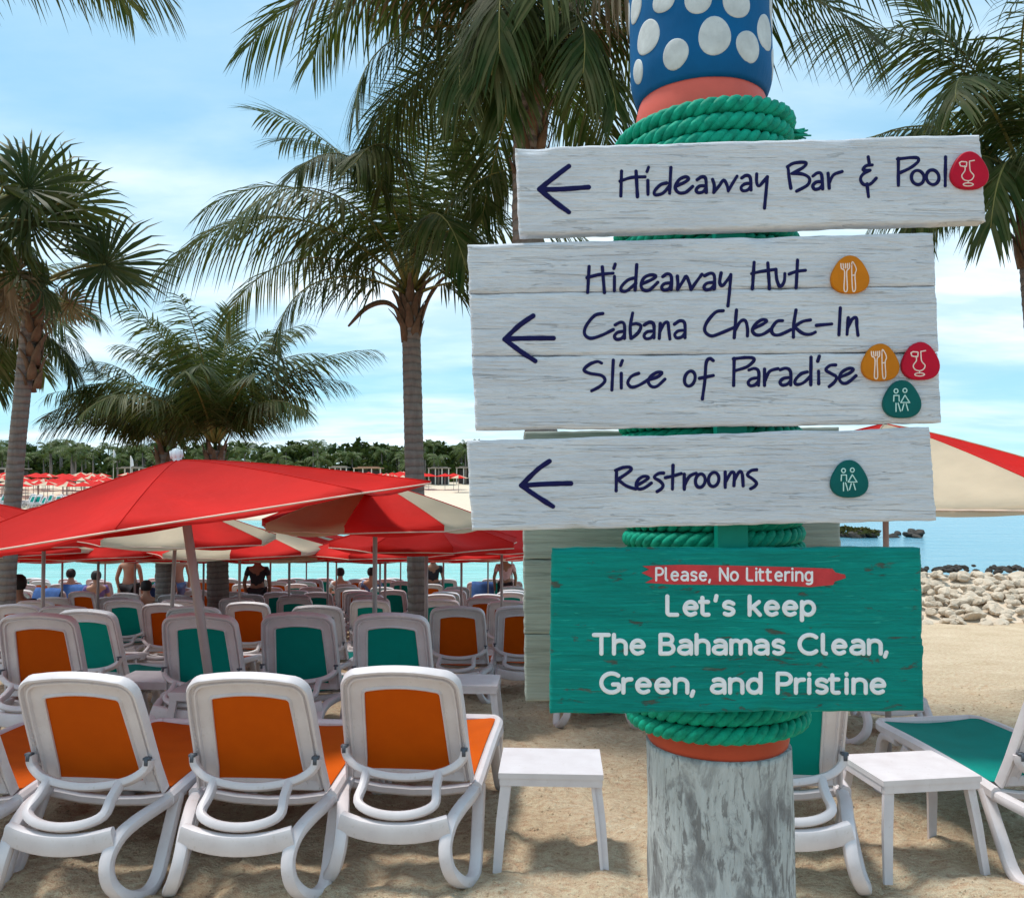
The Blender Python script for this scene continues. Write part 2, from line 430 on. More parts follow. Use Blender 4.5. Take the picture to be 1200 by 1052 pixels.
def trunk_mesh(rng, h, r0, r1, lean=(0,0), curve=(0,0), flare=1.5, rings=.085):
    mb = MB(); n = int(h/.028); k = 18; vs = []; fs = []
    ph = rng.uniform(0, 6)
    for i in range(n+1):
        t = i/n; z = t*h
        cx_ = lean[0]*t + curve[0]*math.sin(math.pi*t); cy_ = lean[1]*t + curve[1]*math.sin(math.pi*t)
        r = r0 + (r1-r0)*t + r0*(flare-1)*math.exp(-z/.22)
        s = ((z + .07*noise.noise(Vector((0,0,z*1.7+ph))) + .012*noise.noise(Vector((0,3,z*9+ph))))/rings) % 1.0
        rr = r*(1 + .055*(1-s)**2)
        for j in range(k):
            a = 2*math.pi*j/k
            q = rr*(1 + .035*noise.noise(Vector((math.cos(a)*2, math.sin(a)*2, z*5+ph))))
            vs.append((cx_ + q*math.cos(a), cy_ + q*math.sin(a), z))
    for i in range(n):
        for j in range(k):
            a = i*k; b_ = a+k; j2 = (j+1) % k; fs.append((a+j, a+j2, b_+j2, b_+j))
    mb.add(vs, fs); return mb
def inst(name, me, parent, loc, rot, sc=1.0):
    o = bpy.data.objects.new(name, me); COL.objects.link(o); o.parent = parent
    o.location = loc; o.rotation_euler = rot; o.scale = (sc, sc, sc) if not hasattr(sc, '__len__') else sc
    return o
def boots(rng, parent, top, r, n=16, span=.55, ln=.32, shag=True):
    """old leaf bases under the crown"""
    for i in range(n):
        a = i*2.4 + rng.uniform(-.2,.2); z = -span*(i/n); mb = MB()
        L = ln*rng.uniform(.6,1.2); out = rng.uniform(.15,.5)
        pts = [Vector((r*.75, 0, -.05)), Vector((r*1.05, 0, L*.35)), Vector((r*1.1 + L*out*.5, 0, L*.75)), Vector((r*1.1 + L*out, 0, L))]
        mb.sweep(pts, [(-.05,-.008),(.05,-.008),(.035,.012),(-.035,.012)], up=(1,0,.1), scale=[1.35,1.1,.6,.25])
        if i == 0: pass
        o = mb.build('leaf_base', M['boot'], parent)
        o.location = (top[0], top[1], top[2] + z); o.rotation_euler = (0, 0, a)
FR = random.Random(11)
# a shared pool of frond shapes: (elevation, droop)
POOL = {}
def pool(el, droop, length, hang, n=62, ll=.75, w=.032, dry=False, v=0):
    k = (el, droop, length, hang, n, ll, w, dry, v)
    if k not in POOL: POOL[k] = frond_mesh(FR, length, el, droop, n, ll, hang, w, dry=dry)
    return POOL[k]
def coconut_palm(label, base, h, lean, r0, r1, specs, group='coconut palms on the near beach', boot=16, curve=(0,0), cat='palm tree', bspan=.55):
    """specs: list of (azimuth deg, el, droop, length, hang[, leaflet len, dry])"""
    root = empty('coconut_palm', base); tag(root, label, cat, group)
    trunk_mesh(FR, h, r0, r1, lean, curve).build('trunk', M['bark'], root)
    top = (lean[0], lean[1], h)
    if boot: boots(FR, root, top, r1, boot, bspan)
    for s in specs:
        az, el, dr, ln, hg = s[:5]; ll = s[5] if len(s) > 5 else .75; dry = s[6] if len(s) > 6 else False
        me = pool(el, dr, ln, hg, 62, ll, .026, dry)
        a = R(az); o = inst('frond', me, root, (top[0] + .06*math.cos(a), top[1] + .06*math.sin(a), top[2] + .02 + .0025*el), (R(FR.uniform(-12,12)), 0, a))
        if dry: o['label'] = 'dry brown drooping frond'
    # upright unopened spear
    mb = MB(); mb.sweep([(0,0,0),(.03,0,.5),(.10,.02,1.0)], circ(.03,6), scale=[1,.8,.2]); q = mb.build('spear_leaf', M['leaf'], root); q.location = top
    return root, top
def skirt(rng, az0=0, n=14, el=(20,75), ln=(2.4,3.0), dr=(90,135), hang=.6):
    out = []
    for i in range(n):
        out.append((az0 + i*137.5 + rng.uniform(-10,10), round(rng.uniform(*el)/6)*6, round(rng.uniform(*dr)/12)*12, round(rng.uniform(*ln)*2.5)/2.5, hang))
    return out

# central palm: trunk at pixel x 490, crown around (482, 335)
def trunk_to(px_b, px_t, py_t, d):
    """base on the sand at column px_b, top at (px_t, py_t), at distance d"""
    b_ = P(px_b, 700, d); b_.z = ground(b_.x, d) - .08; t_ = P(px_t, py_t, d)
    return tuple(b_), t_.z - b_.z, (t_.x - b_.x, 0.0)
Bp, Hp, Lp = trunk_to(492, 481, 352, 10.0)
specs = [(178, 50, 112, 3.5, 1.15, 1.0), (160, 36, 100, 3.0, .7, .85), (205, 46, 110, 3.0, .65, .85), (190, 66, 116, 2.9, .7, .85),
         (130, 60, 100, 2.9, .7, .8), (100, 76, 90, 2.7, .6, .8), (60, 70, 90, 2.8, .6, .8), (35, 50, 120, 2.7, .8, .85), (8, 56, 120, 2.9, .8, .9),
         (-15, 36, 110, 2.6, .7, .8), (-40, 60, 110, 2.8, .8, .8), (-70, 46, 130, 2.6, .9, .8), (-100, 70, 130, 2.8, .9, .8), (-130, 54, 120, 2.8, .9, .8),
         (-85, 84, 70, 2.9, .5, .8), (80, 86, 50, 3.0, .4, .8), (150, 80, 80, 3.0, .5, .85), (20, 78, 80, 2.9, .5, .8), (-20, 18, 120, 2.2, .9, .7), (215, 20, 120, 2.2, .9, .7),
         (245, 66, 120, 2.7, .8, .8), (300, 40, 120, 2.4, .9, .8), (168, 74, 60, 3.3, .5, .85), (55, 76, 56, 3.3, .5, .85), (125, 82, 44, 3.4, .4, .85), (-30, 74, 64, 3.1, .5, .85)]
pr, ptop = coconut_palm('coconut palm with straight ringed trunk among the loungers, one long frond arching left', Bp, Hp, Lp, .112, .108, specs, bspan=.5, boot=22)
mb = MB(); pts = catmull([(-.1,0,-.05),(-.28,-.02,.08),(-.5,-.04,.02),(-.72,-.05,-.2)], 6)
mb.sweep(pts, [(-.03,-.01),(.03,-.01),(.0,.03)], scale=[.5+.9*math.sin(math.pi*min(1,(i+1)/len(pts))) for i in range(len(pts))])
q = mb.build('flower_sheath', M['boot'], pr); q.location = (ptop[0], ptop[1], ptop[2]-.12)
mb = MB(); pts = catmull([(.1,0,-.25),(.2,-.02,.1),(.34,-.04,.32),(.44,-.05,.4)], 6)
mb.sweep(pts, [(-.02,-.01),(.02,-.01),(.0,.02)], scale=[.5+.9*math.sin(math.pi*min(1,(i+1)/len(pts))) for i in range(len(pts))])
q = mb.build('flower_sheath', M['boot'], pr); q.location = (ptop[0], ptop[1], ptop[2]-.12)

# taller palm behind the signs, crown spreads along the top of the picture
Bp, Hp, Lp = trunk_to(700, 622, 62, 7.6)
specs = [(168, 44, 96, 3.1, .8, .95), (185, 62, 110, 3.0, .8, .95), (150, 54, 110, 3.0, .7, .9), (225, 64, 116, 2.7, .9, .9),
         (250, 42, 124, 2.6, .9, .9), (275, 60, 130, 2.6, .9, .9), (-60, 50, 124, 2.6, .9, .9), (-30, 46, 104, 2.9, .9, .9),
         (-4, 40, 84, 4.1, .7, 1.05), (-12, 30, 90, 3.2, .9, 1.0), (14, 58, 104, 3.3, .7, .95), (40, 40, 110, 2.9, .8, .9), (75, 50, 120, 2.8, .8, .9), (110, 40, 120, 2.8, .8, .9),
         (130, 70, 110, 3.0, .7, .9), (90, 80, 70, 3.0, .5, .9), (180, 84, 70, 3.1, .5, .9), (0, 80, 80, 3.0, .5, .9), (160, 14, 100, 2.2, 1.0, .85),
         (-15, 12, 100, 2.3, 1.0, .85), (260, 16, 110, 2.2, 1.1, .85), (100, 14, 110, 2.4, 1.0, .85), (140, 24, 120, 2.6, 1.0, .85), (60, 20, 110, 2.4, 1.0, .85), (196, 50, 118, 2.4, 1.0, .85, True), (-50, 22, 118, 2.2, 1.1, .85, True)]
specs += [(-6, 48, 72, 4.6, .6, 1.05), (3, 56, 80, 4.2, .6, 1.0), (-95, 6, 96, 2.0, 1.1, .85), (-120, 0, 90, 1.9, 1.1, .85), (-70, 4, 90, 1.9, 1.1, .85), (-150, 8, 96, 2.2, 1.1, .85), (-85, 30, 120, 2.3, 1.1, .9), (-140, 44, 120, 2.2, 1.1, .9), (-100, -12, 70, 1.8, 1.0, .8), (-60, -10, 70, 1.8, 1.0, .8)]
coconut_palm('large dark coconut palm behind the signpost, its fronds filling the top of the picture', Bp, Hp, Lp, .15, .13, specs, boot=26, bspan=1.3, curve=(-.25, 0))

# palm at the right edge
Bp, Hp, Lp = trunk_to(1285, 1206, 240, 8.2)
specs = [(178, 70, 36, 2.2, .35, .6), (172, 74, 92, 2.9, .7, .85), (180, 52, 116, 2.2, 1.0, .8), (210, 30, 116, 2.0, 1.2, .8), (190, 20, 110, 1.7, 1.2, .7), (230, 24, 116, 1.9, 1.2, .8), (262, 20, 110, 1.8, 1.2, .8), (195, 80, 110, 2.5, .8, .8), (140, 60, 110, 2.4, .8, .8), (225, 60, 126, 2.3, .9, .8), (90, 70, 90, 2.5, .7, .8),
         (20, 50, 110, 2.6, .7, .8), (-30, 50, 120, 2.6, .8, .8), (-80, 60, 130, 2.4, .9, .8), (-110, 78, 110, 2.5, .8, .8), (60, 80, 80, 2.6, .6, .8), (160, 34, 120, 1.8, 1.0, .75),
         (0, 80, 90, 2.6, .6, .8), (-60, 86, 60, 2.6, .5, .8), (205, 28, 120, 1.8, 1.1, .7), (250, 40, 126, 2.0, 1.0, .75)]
coconut_palm('coconut palm at the right edge of the picture beside the top sign', Bp, Hp, Lp, .12, .11, specs, boot=18, bspan=.6, curve=(-.12, 0))

# palm off the top left corner: only frond ends hang into the picture
Bp, Hp, Lp = trunk_to(-190, -150, -85, 6.6)
specs = [(6, 34, 84, 2.55, .8, .85), (-12, 50, 90, 2.6, .8, .85), (22, 20, 60, 2.2, .8, .8), (60, 50, 100, 2.6, .7, .8), (110, 50, 100, 2.8, .7, .8), (150, 40, 110, 2.8, .7, .8), (200, 50, 110, 2.8, .7, .8),
         (240, 40, 110, 2.8, .7, .8), (280, 50, 110, 2.6, .7, .8), (85, 78, 80, 2.8, .6, .8), (180, 80, 80, 2.8, .6, .8), (-30, 20, 100, 2.2, .9, .8)]
coconut_palm('coconut palm beyond the top left corner, only its hanging frond tips in view', Bp, Hp, Lp, .14, .12, specs, boot=14)

# the pair of short bushy palms behind the big red umbrella
for (pxb, pxt, py, d, n, lab, seed, azs) in ((258, 252, 528, 13.5, 28, 'short bushy coconut palm behind the big red umbrella, right and taller of the pair', 5, 0),
                               (195, 193, 530, 15.0, 28, 'short bushy coconut palm behind the big red umbrella, left one of the pair', 9, 60)):
    Bp, Hp, Lp = trunk_to(pxb, pxt, py, d); rr = random.Random(seed)
    specs = [(0, 56, 60, 3.0, .8, .7), (178, 55, 85, 2.6, .6, .7), (95, 84, 20, 2.2, .2, .6), (20, 72, 40, 2.2, .3, .65), (160, 72, 60, 2.3, .4, .65)] if azs == 0 else [(180, 50, 90, 2.4, .7, .7), (170, 66, 70, 2.4, .5, .7)]
    specs += skirt(rr, azs, n-4, (40, 86), (1.9, 2.4), (48, 96), .95)
    coconut_palm(lab, Bp, Hp, Lp, .17, .15, [s[:5] + (.68,) if len(s) == 5 else s for s in specs], boot=22, bspan=.75)
# palm crown half hidden at the left edge
Bp, Hp, Lp = trunk_to(-45, -20, 395, 14.0); rr = random.Random(15)
specs = skirt(rr, 10, 20, (10, 70), (1.9, 2.5), (80, 120), .8) + [(-10, 40, 90, 2.3, .8), (8, 20, 90, 2.0, .9)]
coconut_palm('coconut palm at the left edge, its crown half hidden behind the fan palm', Bp, Hp, Lp, .14, .12, specs, boot=12)

# fan palm at the left
def fan_palm(label, pxb, pxt, pyt, d, leaves, r0=.13, r1=.12):
    Bp, Hp, Lp = trunk_to(pxb, pxt, pyt, d)
    root = empty('fan_palm', Bp); tag(root, label, 'palm tree', 'fan palms at the left edge')
    trunk_mesh(FR, Hp, r0, r1, Lp, (-.05,0), 1.3, .06).build('trunk', M['bark'], root)
    top = (Lp[0], Lp[1], Hp); boots(FR, root, top, r1, 36, 1.3, .2)
    pl = [fan_mesh(FR, 1.0, e, .80, 40, False, .5) for e in (75, 45, 15)] + [fan_mesh(FR, .8, -20, .7, 34, False, .9), fan_mesh(FR, .7, -45, .6, 30, True, 1.2)]
    for az, k, sc in leaves:
        a = R(az); o = inst('fan_leaf', pl[k], root, (top[0]+.05*math.cos(a), top[1]+.05*math.sin(a), top[2]), (R(FR.choice((-1,1))*FR.uniform(25,75)), 0, a), sc)
        if k == 4: o['label'] = 'dead brown hanging fan leaf'
    return root
lv = [(8, 1, 1.1), (-22, 3, .8), (175, 1, 1.05), (100, 0, .9), (60, 1, .9), (-70, 2, .8), (200, 2, .9), (130, 1, .9), (-120, 1, .8),
      (-45, 4, .7), (60, 4, .7), (120, 4, .7), (190, 4, .75), (250, 4, .75), (290, 4, .7)]
fan_palm('fan palm with slender grey trunk and brown dead leaf skirt near the left edge', 4, 40, 335, 10.5, lv, .098, .095)
lv2 = [(5, 1, 1.05), (-20, 2, .9), (172, 1, 1.05), (185, 2, 1), (150, 0, 1.1), (30, 0, 1.05), (90, 0, 1.1), (-60, 1, .95), (-100, 1, 1), (60, 1, 1), (120, 1, 1), (240, 2, .9), (-10, 3, .9), (20, 3, .85), (265, 3, .8), (-45, 4, .9), (60, 4, .9), (180, 4, .9)]
fan_palm('fan palm cut off by the left edge, its round leaves highest at the left', -150, -38, 268, 9.5, lv2)

# ================================================================ FAR SHORE
def far_palm_mesh(seed, spread=1.0):
    rr = random.Random(seed); mb = MB()
    for i in range(13):
        az = R(i*137.5 + rr.uniform(-15,15)); el = rr.uniform(5, 75); L = rr.uniform(1.9, 2.5)*spread
        pts = []; p = Vector((0,0,0)); a = R(el)
        for k in range(6):
            pts.append(p.copy()); dd = Vector((math.cos(a)*math.cos(az), math.cos(a)*math.sin(az), math.sin(a))); p = p + dd*L/5; a -= R(20)
        lat = Vector((-math.sin(az), math.cos(az), 0))
        for sgn in (-1, 1):
            for k in range(5):
                for h in (0, .5):
                    q = pts[k].lerp(pts[k+1], h); w = .5*math.sin(math.pi*(k+h+1)/7)
                    e = q + lat*sgn*w + Vector((0,0,-.45*w - .15)) + (pts[k+1]-pts[k])*.5
                    mb.add([q, q + (pts[k+1]-pts[k])*.42, e], [(0,1,2)])
    return mb
FARC = [far_palm_mesh(s).build('crown', M['farleaf'], link=False).data for s in range(6)]
def far_trunk(h):
    mb = MB(); mb.sweep([(0,0,-.3),(.1,0,h*.5),(0,0,h)], circ(.16,6), scale=[1.2,.9,.7]); return mb.build('trunk', M['bark'], link=False).data
FART = {h: far_trunk(h) for h in (3, 4, 5, 6)}
rr = random.Random(21)
fp = []
for i in range(34): fp.append((rr.uniform(-20, 620), rr.uniform(128, 142), rr.choice((3,4,4,5))))
for i in range(60): fp.append((rr.uniform(-40, 640), rr.uniform(142, 175), rr.choice((4,5,5,6))))
fp += [(88, 132, 6), (72, 150, 6), (372, 140, 6), (335, 150, 5), (508, 150, 6), (545, 148, 6), (560, 150, 6), (160, 160, 6)]
for px, y, h in fp:
    x = (px-600)/F*y; z = ground(x, y)
    root = empty('distant_palm', (x, y, z))
    zone = ('left edge' if px < 60 else 'left of the banner poles' if px < 125 else 'behind the banner poles') if px < 180 else (('above the white cap' if px < 260 else 'above the red umbrella' if px < 380 else 'left of the palm trunk') if px < 490 else 'next to the signs')
    tag(root, ('taller' if h > 4 else 'shorter') + ' distant palm in the tree line across the bay, ' + zone, 'palm tree', ('taller' if h > 4 else 'shorter') + ' distant palms across the bay, ' + zone)
    s = rr.uniform(.85, 1.25)
    inst('trunk', FART[h], root, (0,0,0), (0,0,0)); inst('crown', rr.choice(FARC), root, (0,0,h), (0, 0, rr.uniform(0,6)), s)
# continuous shrub belt behind them
def clump_mass(name, pts, mat, per=90, leaf=.35, label=None):
    mb = MB(); r_ = random.Random(4)
    for x, y, z, rx, rz in pts:
        for i in range(per):
            a = r_.uniform(0, 6.28); e = r_.uniform(-.3, 1.57); q = r_.uniform(.75, 1.05)
            p = Vector((x + rx*q*math.cos(a)*math.cos(e), y + rx*.7*q*math.sin(a)*math.cos(e), z + rz*q*math.sin(e)))
            s = leaf*r_.uniform(.5,1.4); u = Vector((r_.uniform(-1,1), r_.uniform(-1,1), r_.uniform(-1,1))).normalized(); w = u.cross(Vector((.3,.5,.8))).normalized()
            mb.add([p-u*s, p+w*s*.6, p+u*s, p-w*s*.6], [(0,1,2,3)])
    return mb.build(name, mat, smooth_=False)
cl = []
for i in range(230):
    px = rr.uniform(-60, 720); y = rr.uniform(150, 185); x = (px-600)/F*y
    cl.append((x, y, ground(x, y)-.2, rr.uniform(2.5,4.5), rr.uniform(4.8,7.2)))
for i in range(60):
    px = rr.uniform(-60, 720); y = rr.uniform(140, 150); x = (px-600)/F*y
    cl.append((x, y, ground(x, y)-.2, rr.uniform(2,3), rr.uniform(1.8,3.2)))
o = clump_mass('shore_trees', cl, M['bush'], 120, .62); tag(o, 'dense dark green belt of trees and shrubs along the far shore', 'trees', kind='stuff')
# beach pavilions under the tree line
M['huts'] = m_simple('hut_wall', (.05,.045,.045), .8); M['roof'] = m_simple('hut_roof', (.33,.28,.23), .8); M['pale'] = m_simple('pale_post', (.6,.57,.52), .7)
M['tanroof'] = m_simple('tan_roof', (.42,.25,.16), .8)
for px, y, w, lab, rf in ((4, 130, 7, 'low dark beach pavilion at the far left of the opposite shore', 'roof'), (155, 134, 3.6, 'small beach pavilion above the left slope of the red umbrella', 'roof'),
                      (345, 136, 3.5, 'small dark pavilion across the bay, above the top of the red umbrella', 'roof'), (432, 134, 4.4, 'tan roofed beach bar across the bay, left of the palm trunk', 'tanroof'),
                      (398, 138, 3.0, 'low dark pavilion across the bay, left of the tan roofed bar', 'roof'), (515, 134, 3.4, 'open pavilion with pale posts across the bay, right of the palm trunk', 'roof'), (548, 136, 3.6, 'open pavilion with pale posts across the bay, next to the sign edge', 'roof')):
    x = (px-600)/F*y; z = ground(x, y); root = empty('beach_pavilion', (x, y, z)); tag(root, lab, 'pavilion', 'pavilions on the far shore')
    mb = MB(); mb.box((0, 1.2, 1.15), (w*.8, 1.2, 2.3)); mb.build('back_wall', M['huts'], root, False)
    mb = MB(); mb.box((0, 0, 2.6), (w, 3.2, .16)); mb.box((0, 0, 2.76), (w*.7, 2.2, .16)); mb.build('roof', M[rf], root, False)
    for s in (-1, -.33, .33, 1):
        mb = MB(); mb.box((s*(w/2-.15), -1.3, 1.26), (.16, .16, 2.52)); mb.build('post', M['pale'], root, False)
# flag poles and white marks at the tree line
for px, y, hh, lab in ((133, 131, 5.5, 'thin white pole in front of the far tree line, left one'), (153, 131, 4.6, 'white sail shaped banner pole in front of the far tree line')):
    x = (px-600)/F*y; mb = MB(); mb.sweep([(0,0,0),(0,0,hh)], circ(.06,6))
    root = empty('banner_pole', (x, y, ground(x, y))); tag(root, lab, 'pole'); mb.build('pole', M['pale'], root)
    mb = MB(); mb.add([(0,0,hh*.62),(.5,.03,hh*.66),(.35,.05,hh*.86),(.05,0,hh)], [(0,1,2,3)]); mb.add([(0,.02,hh*.62),(.5,.05,hh*.66),(.35,.07,hh*.86),(.05,.02,hh)], [(3,2,1,0)]); mb.build('banner', M['whitecap'], root)

# ================================================================ ROCKS
def rock_mesh(seed, n=2):
    rr_ = random.Random(seed); mb = MB()
    import bmesh
    bm = bmesh.new(); bmesh.ops.create_icosphere(bm, subdivisions=2, radius=1)
    sx_, sy_, sz_ = rr_.uniform(.8,1.2), rr_.uniform(.7,1), rr_.uniform(.45,.75)
    planes = [(Vector((rr_.uniform(-1,1), rr_.uniform(-1,1), rr_.uniform(-.6,1))).normalized(), rr_.uniform(.55,.85)) for _ in range(9)]
    for v in bm.verts:
        p = v.co.copy()
        for nn, dd in planes:
            k = p.dot(nn) - dd
            if k > 0: p -= nn*k
        p *= 1 + .08*noise.noise(p*2 + Vector((seed,0,0)))
        v.co = Vector((p.x*sx_, p.y*sy_, p.z*sz_))
    me = bpy.data.meshes.new('rock'); bm.to_mesh(me); bm.free(); return me
def m_rock(name, a, b):
    t = NT(name); v = t.obj(); n = t.noise(v, 2.2, 6, .65); c = t.mix(t.ramp(n, [(.3,0),(.7,1)]), a, b)
    c = t.mix(t.math('MULTIPLY', t.rand(), .5), c, tuple(x*.72 for x in a))
    return t.out(t.bsdf(c, .85, .2, Normal=t.bump(t.noise(v, 6, 5, .7), .7, .05)))
M['rock'] = m_rock('limestone', (.58,.46,.34), (.70,.60,.48)); M['wetrock'] = m_rock('wet_rock', (.035,.032,.03), (.10,.085,.07))
rocks = [rock_mesh(i) for i in range(10)]; wrocks = [r_.copy() for r_ in rocks[:5]]
for me in rocks: me.materials.append(M['rock'])
for me in wrocks: me.materials.append(M['wetrock'])
rr = random.Random(33)
bank = empty('rock_bank', (12, 22, -1.7)); tag(bank, 'bank of pale boulders with dark crest between sand and sea at right', 'rocks')
for i in range(298):
    d = rr.uniform(19.6, 24.0); px = rr.uniform(1050, 1250); x = (px-600)/F*d
    t_ = (d-19.4)/4.8; crest = -1.66 + .84*math.sin(min(1, t_*1.08)*math.pi/2)**1.3
    wet = d > 23.0
    s = rr.uniform(.11, .25)*(.8 + .35*t_)
    o = inst('rock', rr.choice(wrocks if wet else rocks), bank, (x-12, d-22, crest - s*.30 + 1.7 + (.06 if wet else 0)), (rr.uniform(-.5,.5), rr.uniform(-.5,.5), rr.uniform(0,6)), s*(.6 if wet else 1))
# bank core
mb = MB(); vs = []; fs = []; nx_, ny_ = 40, 10
for j in range(ny_+1):
    for i in range(nx_+1):
        d = 18.4 + 7.6*j/ny_; px = 1030 + 270*i/nx_; x = (px-600)/F*22 ; t_ = (d-19.4)/4.8
        z = -1.84 + .84*math.sin(max(0, min(1, t_*1.08))*math.pi/2)**1.3 + .1*noise.noise(Vector((x*1.5, d*1.5, 0)))
        if d > 24: z -= (d-24)*.75
        vs.append((x-12, d-22, z+1.7))
for j in range(ny_):
    for i in range(nx_): a = j*(nx_+1)+i; fs.append((a, a+1, a+nx_+2, a+nx_+1))
mb.add(vs, fs); mb.build('bank_core', M['rock'], bank)
# jetty / islet seen between the lower signs
isl = empty('rocky_islet', (22.5, 57, SEA)); tag(isl, 'low rocky islet with scrub in the sea, seen between the lower two signs', 'islet')
M['scrub'] = m_leaf('scrub_leaf', (.10,.10,.03), (.17,.14,.045), (.20,.15,.06), .1)
for i in range(70):
    t_ = rr.random(); x = 12 + 15.5*t_; o = inst('rock', rr.choice(wrocks), isl, (x-22.5, rr.uniform(-1.6,1.6), rr.uniform(-.1,.28)), (rr.uniform(-.5,.5), rr.uniform(-.5,.5), rr.uniform(0,6)), rr.uniform(.35,.75)*(1.1-.5*t_))
cl = [(12 + i*.5 - 22.5, rr.uniform(-1,1), .25, rr.uniform(.8,1.2), max(.25, 1.35 - .048*i)*rr.uniform(.8,1.1)) for i in range(24)]
o = clump_mass('scrub', cl, M['scrub'], 120, .16); o.parent = isl; o['kind'] = 'stuff'
# ================================================================ SUN LOUNGER  (local +Y = foot end, pivot of the back at y = 0)
def arc_pts(c, r, a0, a1, n): return [(c[0] + r*math.cos(R(a0 + (a1-a0)*i/n)), c[1] + r*math.sin(R(a0 + (a1-a0)*i/n))) for i in range(n+1)]
SEAT_Z = .335
RECL = R(22.5)                       # back leans this far from the vertical
def bk(u, v, w=0.0):
    """point on the backrest: u lateral, v up the panel, w out of its rear face"""
    up = Vector((0, -math.sin(RECL), math.cos(RECL))); nr = Vector((0, -math.cos(RECL), -math.sin(RECL)))
    return Vector((0, 0, SEAT_Z)) + Vector((u, 0, 0)) + up*v + nr*w
def seat_curve(y): return SEAT_Z + .02*math.sin(y*2.3) - .012
def lounger_parts(sling):
    out = []
    # -- backrest frame : tapered loop with ridges
    def loop(ins, n=7):
        wb, wt, h, r = .295-ins*.96, .272-ins, .605-ins*1.1, .088-ins*.68
        pts = [(-wb-.006, .02)]
        pts += [(-wb + (wb-wt)*t, h*t) for t in (.25, .5, .7)]
        pts += [(-wt+r + a, h-r + b_) for a, b_ in [(r*math.cos(R(q)), r*math.sin(R(q))) for q in [180-15*i for i in range(7)]]]
        pts += [(x, h + .016*(1-(x/(wt-r))**2)) for x in [(-1+2*i/n)*(wt-r) for i in range(1, n)]]
        pts += [(wt-r + a, h-r + b_) for a, b_ in [(r*math.cos(R(q)), r*math.sin(R(q))) for q in [90-15*i for i in range(7)]]]
        pts += [(wb - (wb-wt)*t, h*t) for t in (.7, .5, .25)]
        pts += [(wb+.006, .02)]
        return pts
    prof = [(.0, -.018), (.0, .014), (.005, .026), (.014, .026), (.018, .008), (.027, .006), (.031, .016), (.038, .016), (.043, .002), (.088, -.002), (.094, .008), (.101, .003), (.101, -.014)]
    rings = [loop(i) for i, w in prof]; mb = MB(); k = len(prof); n = len(rings[0]); vs = []
    for a in range(n):
        for b_ in range(k):
            u, v = rings[b_][a]; vs.append(bk(u, v, prof[b_][1]))
    fs = []
    for a in range(n-1):
        for b_ in range(k):
            b2 = (b_+1) % k; fs.append((a*k+b_, a*k+b2, (a+1)*k+b2, (a+1)*k+b_))
    fs += [tuple(range(k)), tuple((n-1)*k + j for j in range(k-1, -1, -1))]
    mb.add(vs, fs)
    # bottom bar of the back panel
    mb.sweep([bk(x, .035, -.002) for x in (-.26, -.1, 0, .1, .26)], rrect(.05, .022), up=(0,-1,0))
    # reinforcing notches along both side rails
    for s in (-1, 1):
        for i in range(9):
            v = .12 + i*.036; mb.box(bk(s*(.272 - .02*v), v, .012), (.004, .012, .018), Matrix.Rotation(RECL, 3, 'X'))
    out.append(('backrest_frame', mb, M['resin'], 35))
    # -- back sling
    mb = MB(); vs = []; fs = []; A, B = 10, 12
    for sf, off in ((0, -.006), (1, -.009)):
        for j in range(B+1):
            v = .04 + (.507-.04)*j/B
            for i in range(A+1):
                hw = (.295 - .035*v/.6) - .092
                if j == B: hw -= .004
                u = -hw + 2*hw*i/A; belly = -.014*math.sin(math.pi*i/A)*math.sin(math.pi*j/B)
                vs.append(bk(u, v + (.013*(1-(u/hw)**2) if j == B else 0), off + belly))
    N = (A+1)*(B+1)
    for j in range(B):
        for i in range(A):
            a = j*(A+1)+i; fs.append((a, a+1, a+A+2, a+A+1)); a += N; fs.append((a+A+1, a+A+2, a+1, a))
    mb.add(vs, fs); out.append(('back_sling', mb, sling, None))
    # -- seat frame: two side rails and foot bar
    mb = MB()
    L = .98
    for s in (-1, 1):
        path = [(s*.315, -.02, SEAT_Z-.02)] + [(s*.318, y, seat_curve(y)) for y in (.1, .25, .4, .55, .7, .86)] + [(s*.305, L-.02, seat_curve(L)), (s*.27, L+.02, seat_curve(L))]
        mb.sweep(catmull(path, 3), rrect(.05, .062), up=(0,0,1))
    mb.sweep([(x, L+.03, seat_curve(L)) for x in (-.285, 0, .285)], rrect(.05, .055))
    for y in (.06, .5): mb.sweep([(x, y, seat_curve(y)-.03 - .03*(1-(x/.3)**2)) for x in (-.3, -.15, 0, .15, .3)], rrect(.035, .045))
    out.append(('seat_frame', mb, M['resin'], 35))
    # -- seat sling
    mb = MB(); vs = []; fs = []; A, B = 8, 14
    for sf in (0, 1):
        for j in range(B+1):
            y = .05 + (L-.05)*j/B
            for i in range(A+1):
                vs.append((-.292 + .584*i/A, y, seat_curve(y) + .022 - .022*math.sin(math.pi*i/A) - .004*sf))
    N = (A+1)*(B+1)
    for j in range(B):
        for i in range(A):
            a = j*(A+1)+i; fs.append((a, a+1, a+A+2, a+A+1)); a += N; fs.append((a+A+1, a+A+2, a+1, a))
    mb.add(vs, fs); out.append(('seat_sling', mb, sling, None))
